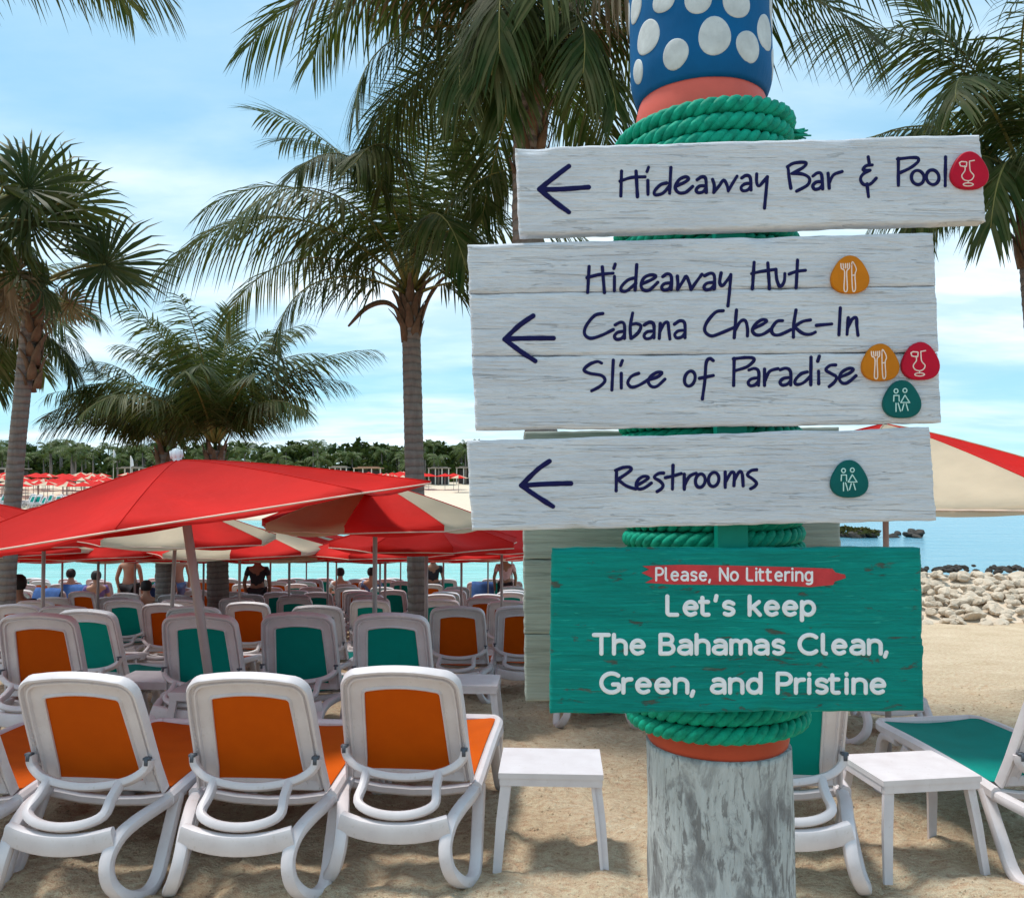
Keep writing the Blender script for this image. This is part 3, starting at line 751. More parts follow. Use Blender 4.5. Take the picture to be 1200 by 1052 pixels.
    # -- legs: looped, splayed, one per corner
    for fy, sy in ((0.0, 1), (.92, -1)):
        for s in (-1, 1):
            mb = MB()
            pth = [(s*.312, .10, SEAT_Z-.010), (s*.297, -.06, SEAT_Z-.022), (s*.265, -.18, SEAT_Z-.038), (s*.238, -.28, SEAT_Z-.070), (s*.226, -.345, .195), (s*.244, -.358, .11), (s*.285, -.315, .042), (s*.322, -.22, .008),
                   (s*.328, -.14, .035), (s*.325, -.07, .13), (s*.322, .0, .24), (s*.320, .05, SEAT_Z-.01)]
            if sy < 0: pth = [(s*.316, .16, SEAT_Z-.01), (s*.316, .03, SEAT_Z-.02), (s*.300, -.05, .20), (s*.312, -.06, .08), (s*.325, -.03, .008), (s*.326, .05, .03), (s*.322, .16, .16), (s*.318, .26, SEAT_Z-.01)]
            pth = [(x, fy + sy*y, z - .012) for x, y, z in pth]
            mb.sweep(catmull(pth, 4), rrect(.048, .058, 3, .35), up=(s*1.0, 0, .05), scale=None)
            out.append(('leg', mb, M['resin'], 40))
    # -- cross beam at the head end
    mb = MB()
    mb.sweep([(x, -.312 - .03*(1-(x/.235)**2), SEAT_Z - .072 - .030*(1-(x/.235)**2)) for x in [-.235 + .47*i/10 for i in range(11)]], rrect(.048, .088, 3, .35))
    out.append(('cross_beam', mb, M['resin'], 40)); mb = MB()
    mb.sweep([(x, .92 + .02, SEAT_Z - .075) for x in (-.23, 0, .23)], rrect(.04, .06, 3, .35))
    out.append(('cross_beam', mb, M['resin'], 40))
    # -- support bracket: U bar across the panel, two struts, lower U bar
    mb = MB()
    up_ = [(-.275, -.118, .520), (-.262, -.125, .475), (-.20, -.145, .435), (-.10, -.158, .413), (0, -.162, .406), (.10, -.158, .413), (.20, -.145, .435), (.262, -.125, .475), (.275, -.118, .520)]
    mb.sweep(catmull(up_, 4), rrect(.036, .050, 3, .35), up=(0, -1, .5))
    lo = [(-.215, -.245, .345), (-.17, -.30, .300), (-.09, -.325, .276), (0, -.33, .268), (.09, -.325, .276), (.17, -.30, .300), (.215, -.245, .345)]
    mb.sweep(catmull([(-.165, -.155, .425), (-.164, -.215, .385), (-.168, -.285, .338), (-.10, -.322, .312), (0, -.332, .302), (.10, -.322, .312), (.168, -.285, .338), (.164, -.215, .385), (.165, -.155, .425)], 4), rrect(.038, .046, 3, .35), up=(0, -1, .5))
    out.append(('support_bracket', mb, M['resin'], 40))
    for s in (-1, 1):
        mb = MB(); mb.box((s*.274, -.132, .528), (.030, .026, .010)); mb.box((s*.274, -.142, .515), (.016, .010, .03)); out.append(('hinge_clip', mb, M['clip'], None))
    return out
PROTO = {}
def lounger_proto(col):
    parts = lounger_parts(M[col]); PROTO[col] = [(n, mb.build(n, m, link=False, auto=a).data) for n, mb, m, a in parts]
    far = MB(); order = [M['resin'], M[col], M['clip']]
    for n, mb, m, a in parts: far.add(mb.v, mb.f, 0 if m == M['resin'] else (2 if m == M['clip'] else 1))
    PROTO[col + '_far'] = far.build('sun_lounger', order, link=False).data
for c_ in ('orange', 'teal'): lounger_proto(c_)
CG = 'white framed sun loungers set out in rows on the beach'
def lounger(x, y, rot, col, label, group=CG, z=None, recline=None):
    z = ground(x, y) if z is None else z
    rot += random.uniform(-1.6, 1.6); root = empty('sun_lounger', (x, y, z), R(rot)); tag(root, label, 'sun lounger', group)
    slope = (ground(x, y+1.0) - ground(x, y-.2))/1.2
    root.rotation_euler = (math.atan(slope), 0, R(rot))
    for n, me in PROTO[col]: inst(n, me, root, (0,0,0), (0,0,0))
    return root
def far_lounger(x, y, rot, col, label, group, flat=False):
    o = bpy.data.objects.new('sun_lounger', PROTO[col + '_far']); COL.objects.link(o)
    slope = (ground(x, y+1.0) - ground(x, y-.2))/1.2
    o.location = (x, y, ground(x, y)); o.rotation_euler = (math.atan(slope), 0, R(rot)); tag(o, label, 'sun lounger', group); return o
placed = []
def L_(px, pyt, wpx, col, label, rot=-4, dx=0):
    """place by the top of the back: centre column, row and the width it shows"""
    d = .545*F/wpx; x = (px-600)/F*d; placed.append((x, d+.23)); return lounger(x + .23*math.tan(R(-rot)) + dx, d+.23, rot, col, label)
# front row
near = [(-2.50, 3.86, -3, 'orange', 'front row lounger cut off by the left edge, only its orange seat showing'),
        (-1.84, 3.90, -5, 'orange', 'front row lounger with orange sling, leftmost of the three whole ones'),
        (-1.12, 3.90, -4, 'orange', 'front row lounger with orange sling, middle one of the three, below the leaning pole'),
        (-.475, 4.02, -4, 'orange', 'front row sun lounger with orange sling, beside the small white table left of the post'),
        (1.20, 3.95, -3, 'teal', 'lounger with green sling directly right of the signpost, partly hidden by it'),
        (2.50, 3.96, 7, 'teal', 'lounger with bright green seat cut off by the right edge of the picture')]
for x, y, r_, c_, lab in near: lounger(x, y, r_, c_, lab); placed.append((x, y))
second = [(34, 97, 'orange', 'large orange sling lounger at the left edge, behind the front row', -2), (92, 78, 'teal', 'green sling lounger half hidden right of the left edge orange one, turned slightly', -10),
          (227, 93, 'teal', 'second row green sling lounger crossed by the leaning umbrella pole', -3), (344, 89, 'teal', 'second row green sling lounger, middle of the three green ones', -3),
          (455, 92, 'teal', 'second row green sling lounger just left of the palm trunk, above the third front lounger', -3), (535, 66, 'orange', 'orange sling lounger right of the palm trunk, with its support bracket in view', -2),
          (611, 64, 'orange', 'orange sling lounger tight against the left side of the back board', -2), (1040, 88, 'orange', 'lounger behind the green sign at right, only its white leg showing beside the sign', 4),
          (700, 80, 'teal', 'green sling lounger hidden behind the green sign', -3), (820, 80, 'orange', 'orange sling lounger hidden behind the sign post', -3)]
for px, w, c_, lab, r_ in second: L_(px, 0, w, c_, lab, r_)
third = [(15, 58, 'orange', 'orange lounger behind the big one at the left edge', -6), (36, 50, 'teal', 'green lounger peeking behind the left edge orange ones', -8), (131, 42, 'teal', 'small whole green lounger seen between the left group and the leaning pole', -2),
         (188, 56, 'orange', 'orange lounger partly behind the pole crossed green one, its left side showing', -6), (222, 66, 'orange', 'lounger back directly behind the pole crossed green one', -3), (288, 53, 'orange', 'orange lounger behind the gap between the left and middle green ones', -2), (368, 62, 'teal', 'lounger back right behind the middle green one', -4),
         (276, 44, 'orange', 'smaller orange lounger behind the gap right of the leaning pole', -2), (595, 50, 'orange', 'smaller orange lounger behind the one against the back board', -2), (515, 47, 'teal', 'green lounger behind the orange one right of the palm trunk', -2), (432, 48, 'teal', 'lounger back behind the left shoulder of the palm side green one', -3), (566, 42, 'orange', 'orange lounger half seen between the two right of the palm trunk', -2),
         (95, 34, 'orange', 'small orange lounger at left with its whole back in view', -3), (145, 36, 'orange', 'small orange lounger just right of the small whole green one', -8), (60, 32, 'teal', 'small lounger at left behind the seated person, facing the sea', -3)]
for px, w, c_, lab, r_ in third: L_(px, 0, w, c_, lab, r_)
# the rows further down towards the water
rr = random.Random(77)
rows = [8.9, 10.3, 11.7, 13.1, 14.5, 15.9, 17.3, 18.7, 20.1, 21.5, 22.9, 24.0]
count = 0
for ri, d in enumerate(rows):
    x = -d*.64 + rr.uniform(0, .5); xmax = d*.06
    while x < xmax:
        px = 600 + x/d*F; y = d + rr.uniform(-.22, .22)
        ok = all(abs(x-a) > .66 or abs(y-b_) > 1.02 for a, b_ in placed) and abs(px - 490) > 1000*.30/d and abs(px - 254) > 1000*.25/d
        if ok and not (px < 60 and d < 12) and rr.random() < .95:
            c_ = rr.choice(('orange', 'teal', 'orange', 'teal', 'teal'))
            nm = 'green' if c_ == 'teal' else 'orange'
            depth = ('near rows' if d < 11.5 else 'fourth row' if d < 13.2 else 'fifth row' if d < 14.7 else 'sixth row' if d < 16.3 else 'seventh row' if d < 17.9 else 'third row from the water' if d < 19.5 else 'second row from the water' if d < 22.7 else 'last row by the water')
            zone = 'left of the people' if px < 140 else ('left of the leaning pole' if px < 235 else ('right of the leaning pole' if px < 360 else ('left of the palm trunk' if px < 488 else 'right of the palm trunk')))
            lab = 'small lounger with %s sling, %s, %s' % (nm, depth, zone); g = 'small loungers %s, %s, %s sling' % (depth, zone, nm)
            if d < 13.2: lounger(x, y, rr.uniform(-8, 3), c_, lab, g)
            else: far_lounger(x, y, rr.uniform(-9, 4), c_, lab, g)
            placed.append((x, y)); count += 1
        x += rr.choice((.74, .78, .84, 1.2))
print('loungers', count)

# ================================================================ SIDE TABLES
def table_parts():
    out = []; mb = MB(); W, D, H = .47, .36, .42
    mb.box((0,0,H-.012), (W,D,.024)); 
    for s in (-1, 1):
        mb.box((0, s*(D/2-.012), H-.037), (W-.012, .018, .040)); mb.box((s*(W/2-.012), 0, H-.037), (.018, D-.045, .040))
    out.append(('table_top', mb, 30))
    for a in (-1, 1):
        for b_ in (-1, 1):
            mb = MB(); mb.sweep([(a*(W/2-.035), b_*(D/2-.035), H-.03), (a*(W/2-.012), b_*(D/2-.008), .2), (a*(W/2+.004), b_*(D/2+.02), -.01)], [(-.024,-.022),(.024,-.022),(.024,.010),(.008,.010),(.008,-.004),(-.024,-.004)] , up=(0,a*b_*1.0,.2), scale=[1,.95,.8])
            out.append(('leg', mb, 30))
    return out
TB = [(n, mb.build(n, M['resin'], link=False, smooth_=False).data) for n, mb, a in table_parts()]
def table(x, y, rot, label):
    root = empty('side_table', (x, y, ground(x, y)), R(rot)); tag(root, label, 'side table', 'white side tables between the loungers')
    for n, me in TB: inst(n, me, root, (0,0,0), (0,0,0))
table(.183, 4.04, -3, 'small white side table between the front row loungers and the sign post')
table(1.83, 3.98, 8, 'small white side table in front of the bright green seat at right')
table(-.33, 6.35, -3, 'small white side table further back, left of the back board')
table(-2.75, 6.6, -3, 'white side table behind the second front lounger from the left')
table(-2.05, 5.9, -3, 'white side table between the left green loungers, partly hidden')

# ================================================================ UMBRELLAS
M['edge'] = M['piping']
def panel_mesh(Rad, rise, k, n, mat, hem=.05, sag=.085):
    """one canopy panel between rib k and k+1, top and under side"""
    mb = MB(); a0, a1 = 2*math.pi*k/n, 2*math.pi*(k+1)/n; A, B = 6, 8; vs = []
    for sf in (0, 1):
        for j in range(B+1):
            t = j/B; r = .03 + (Rad-.03)*t
            for i in range(A+1):
                s = i/A; p0 = Vector((math.cos(a0), math.sin(a0), 0)); p1 = Vector((math.cos(a1), math.sin(a1), 0))
                p = p0.lerp(p1, s)*r
                z = rise*(1 - t**1.18) - sag*math.sin(math.pi*s)*math.sin(math.pi*min(1, t*.86))*t
                p = p*(1 - .05*math.sin(math.pi*s)*t*t)
                vs.append((p.x, p.y, z - .003*sf))
        # short hem
    N = (A+1)*(B+1); fs = []
    for j in range(B):
        for i in range(A):
            a = j*(A+1)+i; fs.append((a, a+A+1, a+A+2, a+1)); a += N; fs.append((a+1, a+A+2, a+A+1, a))
    b = len(vs); last = [vs[B*(A+1)+i] for i in range(A+1)]
    vs += [(x*.999, y*.999, z - hem) for x, y, z in last] + [(x*.996, y*.996, z - hem) for x, y, z in last]
    for i in range(A):
        a = B*(A+1)+i; fs.append((a, b+i, b+i+1, a+1)); fs.append((N+a, N+a+1, b+A+1+i+1, b+A+1+i))
    mb.add(vs, fs)
    c_, s_ = math.cos(a0), math.sin(a0)      # stitched seam standing over the rib
    mb.sweep([(c_*(.03+(Rad-.03)*t), s_*(.03+(Rad-.03)*t), rise*(1 - t**1.18) + .001) for t in [q/10 for q in range(11)]], circ(.0045, 5))
    return mb
def umbrella_meshes(Rad, rise, n, cols, hem=.05):
    P_ = [panel_mesh(Rad, rise, k, n, None, hem).build('canopy_panel', M[cols[k % len(cols)]], link=False).data for k in range(n)]
    mb = MB(); pts = []
    for k in range(n):
        a0, a1 = 2*math.pi*k/n, 2*math.pi*(k+1)/n
        for s in (0, .25, .5, .75):
            p = Vector((math.cos(a0), math.sin(a0), 0)).lerp(Vector((math.cos(a1), math.sin(a1), 0)), s)*Rad*(1 - .05*math.sin(math.pi*s))
            pts.append((p.x, p.y, -hem))
    mb.sweep(pts, circ(.005, 4), closed=True); edge = mb.build('edge_piping', M['edge'], link=False).data
    rib = []
    for k in range(n):
        a = 2*math.pi*k/n; mb = MB(); c_, s_ = math.cos(a), math.sin(a)
        mb.sweep([(c_*r*Rad, s_*r*Rad, rise*(1 - max(r,.03)**1.18) - .016) for r in (.03, .3, .6, .97)], circ(.006, 5))
        mb.sweep([(c_*.03, s_*.03, rise-.34*min(1,Rad)), (c_*Rad*.48, s_*Rad*.48, rise*(1-.48**1.18)-.018)], circ(.005, 5))
        rib.append(mb.build('rib', M['black'], link=False).data)
    mb = MB(); mb.lathe([(0, rise+.085), (.022, rise+.08), (.038, rise+.055), (.040, rise+.03), (.028, rise+.01), (.034, rise-.002), (.03, rise-.02)], 16)
    for i in range(8): a = i*math.pi/4; mb.box((.039*math.cos(a), .039*math.sin(a), rise+.045), (.006,.006,.05), Matrix.Rotation(a, 3, 'Z'))
    cap = mb.build('finial', M['whitecap'], link=False).data
    mb = MB(); mb.lathe([(0, rise-.06), (.03, rise-.06), (.034, rise-.1), (.034, rise-.34), (.028, rise-.40), (0, rise-.40)], 12); hub = mb.build('hub', M['black'], link=False).data
    return P_, edge, rib, cap, hub
UM = {}
TIP = {}
def tip_mesh(rise):
    if rise not in TIP:
        mb = MB(); mb.lathe([(0, rise+.03), (.012, rise+.028), (.03, rise+.008), (.034, rise-.004)], 10); TIP[rise] = mb.build('finial', M['black'], link=False).data
    return TIP[rise]
def umbrella(x, y, h, Rad, rise, n, cols, label, tilt=(0,0), pole_r=.019, spin=0.0, group='beach umbrellas over the lounger rows', gz=None, cat='umbrella', ribs=True, hem=.05):
    key = (Rad, rise, n, tuple(cols), hem)
    if key not in UM: UM[key] = umbrella_meshes(*key)
    P_, edge, rib, cap, hub = UM[key]; gz = ground(x, y) if gz is None else gz
    root = empty('beach_umbrella', (x, y, gz)); tag(root, label, cat, group)
    root.rotation_euler = (tilt[0], tilt[1], 0)
    ln = (h)/1.0
    mb = MB(); mb.sweep([(0,0,-.35), (0,0,ln*.5), (0,0,ln-.02)], circ(pole_r, 10)); mb.build('pole', M['pole'], root)
    z = ln - rise
    for i, me in enumerate(P_): inst('canopy_panel', me, root, (0,0,z), (0,0,spin))
    inst('edge_piping', edge, root, (0,0,z), (0,0,spin)); fin = inst('finial', cap, root, (0,0,z), (0,0,spin))
    if not (Rad > 1.6): fin.data = tip_mesh(rise)
    inst('hub', hub, root, (0,0,z), (0,0,spin))
    if ribs:
        for me in rib: inst('rib', me, root, (0,0,z), (0,0,spin))
    return root
RED, MIX = ('red',), ('red', 'cream')
# big red one: pole leans left, apex at pixel (208, 537), 4.6 m away
ap = P(208, 540, 5.6); bx = P(260, 700, 5.6).x
h_ = ap.z - ground(bx, 5.6); lean = math.atan2(ap.x - bx, h_)
umbrella(bx, 5.6, math.hypot(h_, ap.x-bx), 1.62, .39, 8, RED, 'large red beach umbrella with white cap and leaning pole at left', tilt=(R(0), lean), pole_r=.029, spin=R(10), hem=.012)
umb = [  # px, d, radius, rise, cols, spin, lean x deg, label
    (1037, 5.6, 1.42, .46, MIX, 14, 0, 'red and cream umbrella at right, emerging from behind the restrooms sign over the sea'),
    (440, 7.0, .95, .30, MIX, -4, 0, 'red and cream umbrella left of the palm trunk, overlapping the big red one'),
    (500, 8.7, .98, .26, RED, 20, 0, 'plain red umbrella with a dark hub in front of the palm trunk'),
    (53, 8.8, 1.1, .30, RED, 0, 0, 'plain red umbrella under the left wing of the big one, its straight pole showing'),
    (200, 8.6, 1.0, .30, MIX, 28, 2, 'red and cream umbrella just behind the leaning pole of the big one'),
    (282, 11.8, 1.2, .34, MIX, 12, 0, 'red and cream umbrella seen right under the edge of the big red one'),
    (340, 13.2, 1.25, .36, MIX, 33, 0, 'small red and cream umbrella with a white lobe, left of the palm side umbrella'),
    (-30, 8.2, 1.2, .30, RED, 10, 0, 'plain red umbrella cut by the left edge beneath the big one'),
    (20, 11.5, 1.25, .30, MIX, 22, 0, 'red and cream umbrella low at the left edge in front of the fan palm trunk'),
    (117, 12.2, 1.25, .32, RED, 7, 0, 'plain red umbrella low behind the small whole green lounger'),
    (240, 15.5, 1.3, .34, MIX, 2, 0, 'red and cream umbrella in a further row, directly right of the leaning pole'),
    (232, 12.9, 1.2, .30, RED, 17, 0, 'plain red umbrella directly right of the leaning pole, behind the mixed one'),
    (452, 12.4, 1.2, .30, RED, 30, 0, 'plain red umbrella touching the left side of the palm trunk'),
    (385, 14.6, 1.2, .30, RED, 8, 0, 'plain red umbrella low behind the small lobed mixed one'),
    (541, 13.0, 1.25, .30, RED, 30, 0, 'plain red umbrella right of the palm trunk, third back'),
    (588, 10.8, 1.25, .28, RED, 3, 0, 'plain red umbrella running behind the restrooms sign'),
    (160, 16.8, 1.3, .34, MIX, 15, 0, 'small red and cream umbrella in front of the shirtless standing person'),
    (75, 15.8, 1.3, .34, RED, 41, 0, 'small red umbrella behind the left group of loungers'),
    (318, 17.5, 1.3, .34, RED, 11, 0, 'small red umbrella near the water between the leaning pole and palm trunk'),
    (446, 16.2, 1.3, .34, RED, 26, 0, 'small red umbrella near the water just left of the palm trunk'),
    (395, 19.5, 1.3, .34, MIX, 9, 0, 'small red and cream umbrella near the water left of the palm trunk'),
    (520, 18.0, 1.3, .34, RED, 0, 0, 'small red umbrella near the water just right of the palm trunk'),
    (572, 19.0, 1.3, .34, MIX, 19, 0, 'small red and cream umbrella near the water left of the back board'),
    (10, 18.5, 1.3, .34, RED, 19, 0, 'small red umbrella near the water at the left edge'),
    (125, 20.5, 1.3, .34, RED, 6, 0, 'small red umbrella at the water edge left of the shirtless person'),
    (210, 20.8, 1.3, .34, RED, 36, 0, 'small red umbrella at the water edge behind the standing pair'),
    (268, 21.4, 1.3, .34, RED, 21, 0, 'small red umbrella at the water edge right of the standing pair'),
    (360, 22.2, 1.3, .34, RED, 31, 0, 'small red umbrella at the water edge, middle one between pole and trunk'),
    (470, 21.5, 1.3, .34, RED, 13, 0, 'small red umbrella at the water edge left of the palm trunk'),
    (600, 21.2, 1.3, .34, RED, 8, 0, 'small red umbrella at the water edge beside the back board'),
    (770, 9.0, 1.2, .32, RED, 8, 0, 'red umbrella hidden behind the signs')]
for px, d, Rad, rise, cols, sp, ln, lab in umb[:-1]:
    x = (px-600)/F*d; Rad = min(Rad, 1.42) if px == 1037 else min(Rad, 1.1 if d < 11 else 1.22); rise = rise if px == 1037 else min(rise, .31)
    umbrella(x, d, {1037: 2.15, 440: 1.95, 500: 1.84}.get(px, 1.93), Rad, rise, 8, cols, lab, tilt=(0, R(ln)), spin=R(sp), ribs=d < 14)

# ---------------- far shore umbrellas, one mesh pair each
def mini(cols):
    mb = MB(); n = 8; rise, Rad = .42, 1.35
    for k in range(n):
        a0, a1 = 2*math.pi*k/n, 2*math.pi*(k+1)/n
        for sf in (0, .02):
            q = [(0,0,2.3-sf), (Rad*math.cos(a0), Rad*math.sin(a0), 2.3-rise-sf), (Rad*math.cos(a1), Rad*math.sin(a1), 2.3-rise-sf)]
            mb.add(q, [(0,1,2) if sf == 0 else (2,1,0)], k % 2 if cols == 2 else 0)
    return mb.build('canopy', [M['red'], M['cream']] if cols == 2 else M['red'], smooth_=False, link=False).data
MINI = [mini(1), mini(2)]; mb = MB(); mb.sweep([(0,0,-.2),(0,0,2.25)], circ(.035,5)); MPOLE = mb.build('pole', M['pole'], link=False).data
rr = random.Random(5)
def far_umb(px, y, zone):
    x = (px-600)/F*y; k = rr.random() < .4
    root = empty('distant_umbrella', (x, y, ground(x, y))); nm = 'red and cream' if k else 'red'
    tag(root, 'tiny %s umbrella on the far beach %s' % (nm, zone), 'umbrella', 'tiny %s umbrellas on the far beach %s' % (nm, zone))
    inst('canopy', MINI[k], root, (0,0,0), (0,0,rr.uniform(0,1))); inst('pole', MPOLE, root, (0,0,0), (0,0,0))
for i in range(105): far_umb(rr.uniform(-60, 165), rr.uniform(92, 124), 'at far left')
for i in range(26): far_umb(rr.uniform(425, 545), rr.uniform(112, 128), 'beside the palm trunk')
M['blue'] = m_simple('blue_towel', (.055,.12,.30), .9, .1, .25, 9, .3)
for i in range(46):
    px = rr.uniform(-60, 120); y = rr.uniform(86, 92); x = (px-600)/F*y
    far_lounger(x, y, 150 + rr.uniform(-20,20), 'teal', 'tiny lounger on the far beach in front of the red umbrellas', 'tiny loungers on the far beach').scale = (1.3,1.3,1.3)
# small rock / buoy on the far sand
# ================================================================ TOWELS over lounger backs
def towel(x, y, z, w, h, label, mat):
    mb = MB(); A, B = 8, 10; vs = []; fs = []
    for sf in (0, 1):
        for j in range(B+1):
            s = (j/B)*2 - 1
            for i in range(A+1):
                u = (i/A-.5)*w; yy = (-.035 if s < 0 else .035)*min(1, abs(s)*4) - .004*sf*(1 if s < 0 else -1)
                zz_ = .02 - abs(s)*h*(1 if s < 0 else .8) + .01*math.sin(u*25) - .004*sf
                vs.append((u, yy*(1 + 1.2*abs(s)) + .008*math.sin(u*30+s*3), zz_))
    N = (A+1)*(B+1)
    for j in range(B):
        for i in range(A):
            a = j*(A+1)+i; fs.append((a, a+1, a+A+2, a+A+1)); a += N; fs.append((a+A+1, a+A+2, a+1, a))
    mb.add(vs, fs); o = mb.build('beach_towel', mat, loc=(x, y, z)); o.rotation_euler = (-RECL, 0, 0)
    tag(o, label, 'towel', 'blue towels over lounger backs')
for px, d, lab in ((66, 17.3, 'blue towel hanging over a lounger back at the far left, left of the others'), (103, 18.9, 'blue towel over a lounger below the seated person with the dark head'), (138, 17.4, 'blue towel over a lounger just left of the shirtless person'), (183, 17.4, 'blue towel over a lounger between the shirtless person and the standing pair'), (548, 20.5, 'small blue towel over a lounger right of the palm trunk')):
    x = (px-600)/F*d; best = min(placed, key=lambda q: (q[0]-x)**2 + (q[1]-d)**2)
    bx_, by_ = best; towel(bx_, by_ - .245, ground(bx_, by_) + .96, .52, .42, lab, M['blue'])

# ================================================================ PEOPLE
M['skin'] = m_simple('skin', (.50,.27,.18), .5, .4, .08, 6); M['skin2'] = m_simple('tanned_skin', (.28,.14,.085), .5, .4, .08, 6)
M['hair'] = m_simple('dark_hair', (.015,.012,.012), .6); M['blackcloth'] = m_simple('black_cloth', (.02,.02,.025), .8)
M['purple'] = m_simple('purple_cloth', (.16,.10,.28), .8); M['pink'] = m_simple('pink_cloth', (.55,.33,.33), .8); M['jean'] = m_simple('blue_cloth', (.14,.22,.42), .8)
def skin_mesh(name, verts, edges, rad, mat, lv=1):
    me = bpy.data.meshes.new(name); me.from_pydata([tuple(v) for v in verts], edges, []); o = bpy.data.objects.new(name, me); COL.objects.link(o)
    md = o.modifiers.new('s', 'SKIN'); 
    if not me.skin_vertices: me.attributes.new('skin', 'FLOAT_VECTOR', 'POINT')
    for i, r in enumerate(rad):
        sv = me.skin_vertices[0].data[i]; sv.radius = (r, r) if not hasattr(r, '__len__') else r; sv.use_root = (i == 0)
    sb = o.modifiers.new('b', 'SUBSURF'); sb.levels = lv; sb.render_levels = lv
    dg = bpy.context.evaluated_depsgraph_get(); dg.update(); nm = bpy.data.meshes.new_from_object(o.evaluated_get(dg)); bpy.data.objects.remove(o)
    nm.materials.clear(); nm.materials.append(mat); nm.polygons.foreach_set('use_smooth', [True]*len(nm.polygons))
    return nm
def person(loc, rz, label, skin, clothes, pose='stand', shirt=None, scale=1.0):
    root = empty('person', loc, rz); root.scale = (scale,)*3; tag(root, label, 'person')
    if pose == 'stand':
        V = [(0,0,.98),(0,0,1.15),(0,.01,1.34),(0,0,1.46),(0,-.01,1.56),(0,-.015,1.66),(0,-.01,1.74),
             (-.10,0,.93),(-.11,-.02,.50),(-.12,.02,.09),(-.13,-.12,.03),(.10,0,.93),(.12,-.04,.50),(.14,.0,.09),(.15,-.14,.03),
             (-.19,0,1.40),(-.26,.02,1.12),(-.24,-.06,.87),(-.235,-.09,.78),(.19,0,1.40),(.27,.03,1.12),(.25,-.05,.87),(.245,-.08,.78)]
    else:
        V = [(0,0,.42),(0,-.06,.58),(0,-.13,.78),(0,-.16,.90),(0,-.14,.99),(0,-.13,1.09),(0,-.12,1.17),
             (-.11,.03,.42),(-.14,.46,.50),(-.14,.85,.40),(-.14,.90,.46),(.11,.03,.42),(.13,.46,.48),(.14,.85,.38),(.14,.90,.44),
             (-.19,-.13,.84),(-.27,-.05,.60),(-.22,.18,.56),(-.20,.26,.56),(.19,-.13,.84),(.27,-.05,.60),(.22,.18,.56),(.20,.26,.56)]
    E = [(0,1),(1,2),(2,3),(3,4),(4,5),(5,6),(0,7),(7,8),(8,9),(9,10),(0,11),(11,12),(12,13),(13,14),(2,15),(15,16),(16,17),(17,18),(2,19),(19,20),(20,21),(21,22)]
    RD = [(.145,.10),(.13,.095),(.15,.10),(.07,.065),(.055,.055),(.085,.095),(.06,.07), .088,.058,.042,.035,.088,.058,.042,.035,.055,.042,.034,.03,.055,.042,.034,.03]
    me = skin_mesh('body', V, E, RD, skin, 2); b = inst('body', me, root, (0,0,0), (0,0,0))
    fs_ = 1 if pose == 'stand' else -1
    hv = Vector(V[5]); mb = MB(); mb.lathe([(0,.125),(.05,.118),(.088,.085),(.105,.03),(.102,-.02),(.085,-.07)], 14, c=(hv.x, hv.y+.022*fs_, hv.z)); mb.build('hair', M['hair'], root)
    for s in (-1, 1):
        mb = MB(); mb.lathe([(0,.018),(.012,.012),(.012,-.014),(0,-.02)], 8, c=(hv.x+s*.092, hv.y-.005, hv.z-.01)); mb.build('ear', skin, root)
    mb = MB(); mb.box((hv.x, hv.y-.10*fs_, hv.z-.015), (.022,.03,.04), taper=.5); mb.build('nose', skin, root)
    idx = [0,7,8,11,12] if pose == 'stand' else [0,7,8,11,12]
    cv = [V[0], V[7], tuple(Vector(V[7]).lerp(Vector(V[8]), .75)), V[11], tuple(Vector(V[11]).lerp(Vector(V[12]), .75))]
    inst('shorts', skin_mesh('shorts', cv, [(0,1),(1,2),(0,3),(3,4)], [(.16,.115),.105,.09,.105,.09], clothes, 1), root, (0,0,0), (0,0,0))
    if shirt:
        cv = [V[0], V[1], V[2], V[15], tuple(Vector(V[15]).lerp(Vector(V[16]), .6)), V[19], tuple(Vector(V[19]).lerp(Vector(V[20]), .6))]
        inst('shirt', skin_mesh('shirt', cv, [(0,1),(1,2),(2,3),(3,4),(2,5),(5,6)], [(.155,.112),(.145,.11),(.165,.115),.07,.058,.07,.058], shirt, 1), root, (0,0,0), (0,0,0))
    return root
def ppl(px, d, rz, label, skin, cl, pose='stand', shirt=None, s=1.0, dz=0):
    x = (px-600)/F*d; person((x, d, ground(x, d)+dz), R(rz), label, skin, cl, pose, shirt, s)
ppl(154, 17.9, 175, 'shirtless person in black shorts standing among the rows, seen from behind', M['skin'], M['blackcloth'])
ppl(196, 18.2, 150, 'person in a pink top and light blue shorts standing, left of a pair', M['skin2'], M['jean'], shirt=M['pink'])
ppl(209, 18.4, 200, 'bare chested person in blue shorts standing right of the pink topped one', M['skin'], M['jean'])
ppl(30, 11.9, 5, 'person with dark hair and black top sitting up on a lounger at the left edge', M['skin2'], M['blackcloth'], 'sit', M['blackcloth'], 1.05)
ppl(89, 19.6, 0, 'person with dark hair sitting on a lounger, head showing against the water at left', M['skin'], M['blackcloth'], 'sit', M['whitecap'], .98, .1)
ppl(114, 18.2, 30, 'person in a purple top sitting left of the shirtless standing one', M['skin'], M['purple'], 'sit', M['purple'], .98, .1)
ppl(303, 17.0, 180, 'dark haired person standing right of the leaning pole, head under the umbrellas', M['skin2'], M['blackcloth'], 'stand', M['blackcloth'], .95)
ppl(401, 20.6, 0, 'person sitting near the water left of the palm trunk, small dark head in view', M['skin'], M['pink'], 'sit', M['whitecap'], .98, .1)
ppl(437, 20.8, 0, 'person sitting near the water just left of the palm side umbrella pole', M['skin'], M['jean'], 'sit', M['jean'], .98, .1)
ppl(508, 20.2, 180, 'dark haired person standing near the water just right of the palm trunk', M['skin2'], M['blackcloth'], 'stand', M['blackcloth'], .92)
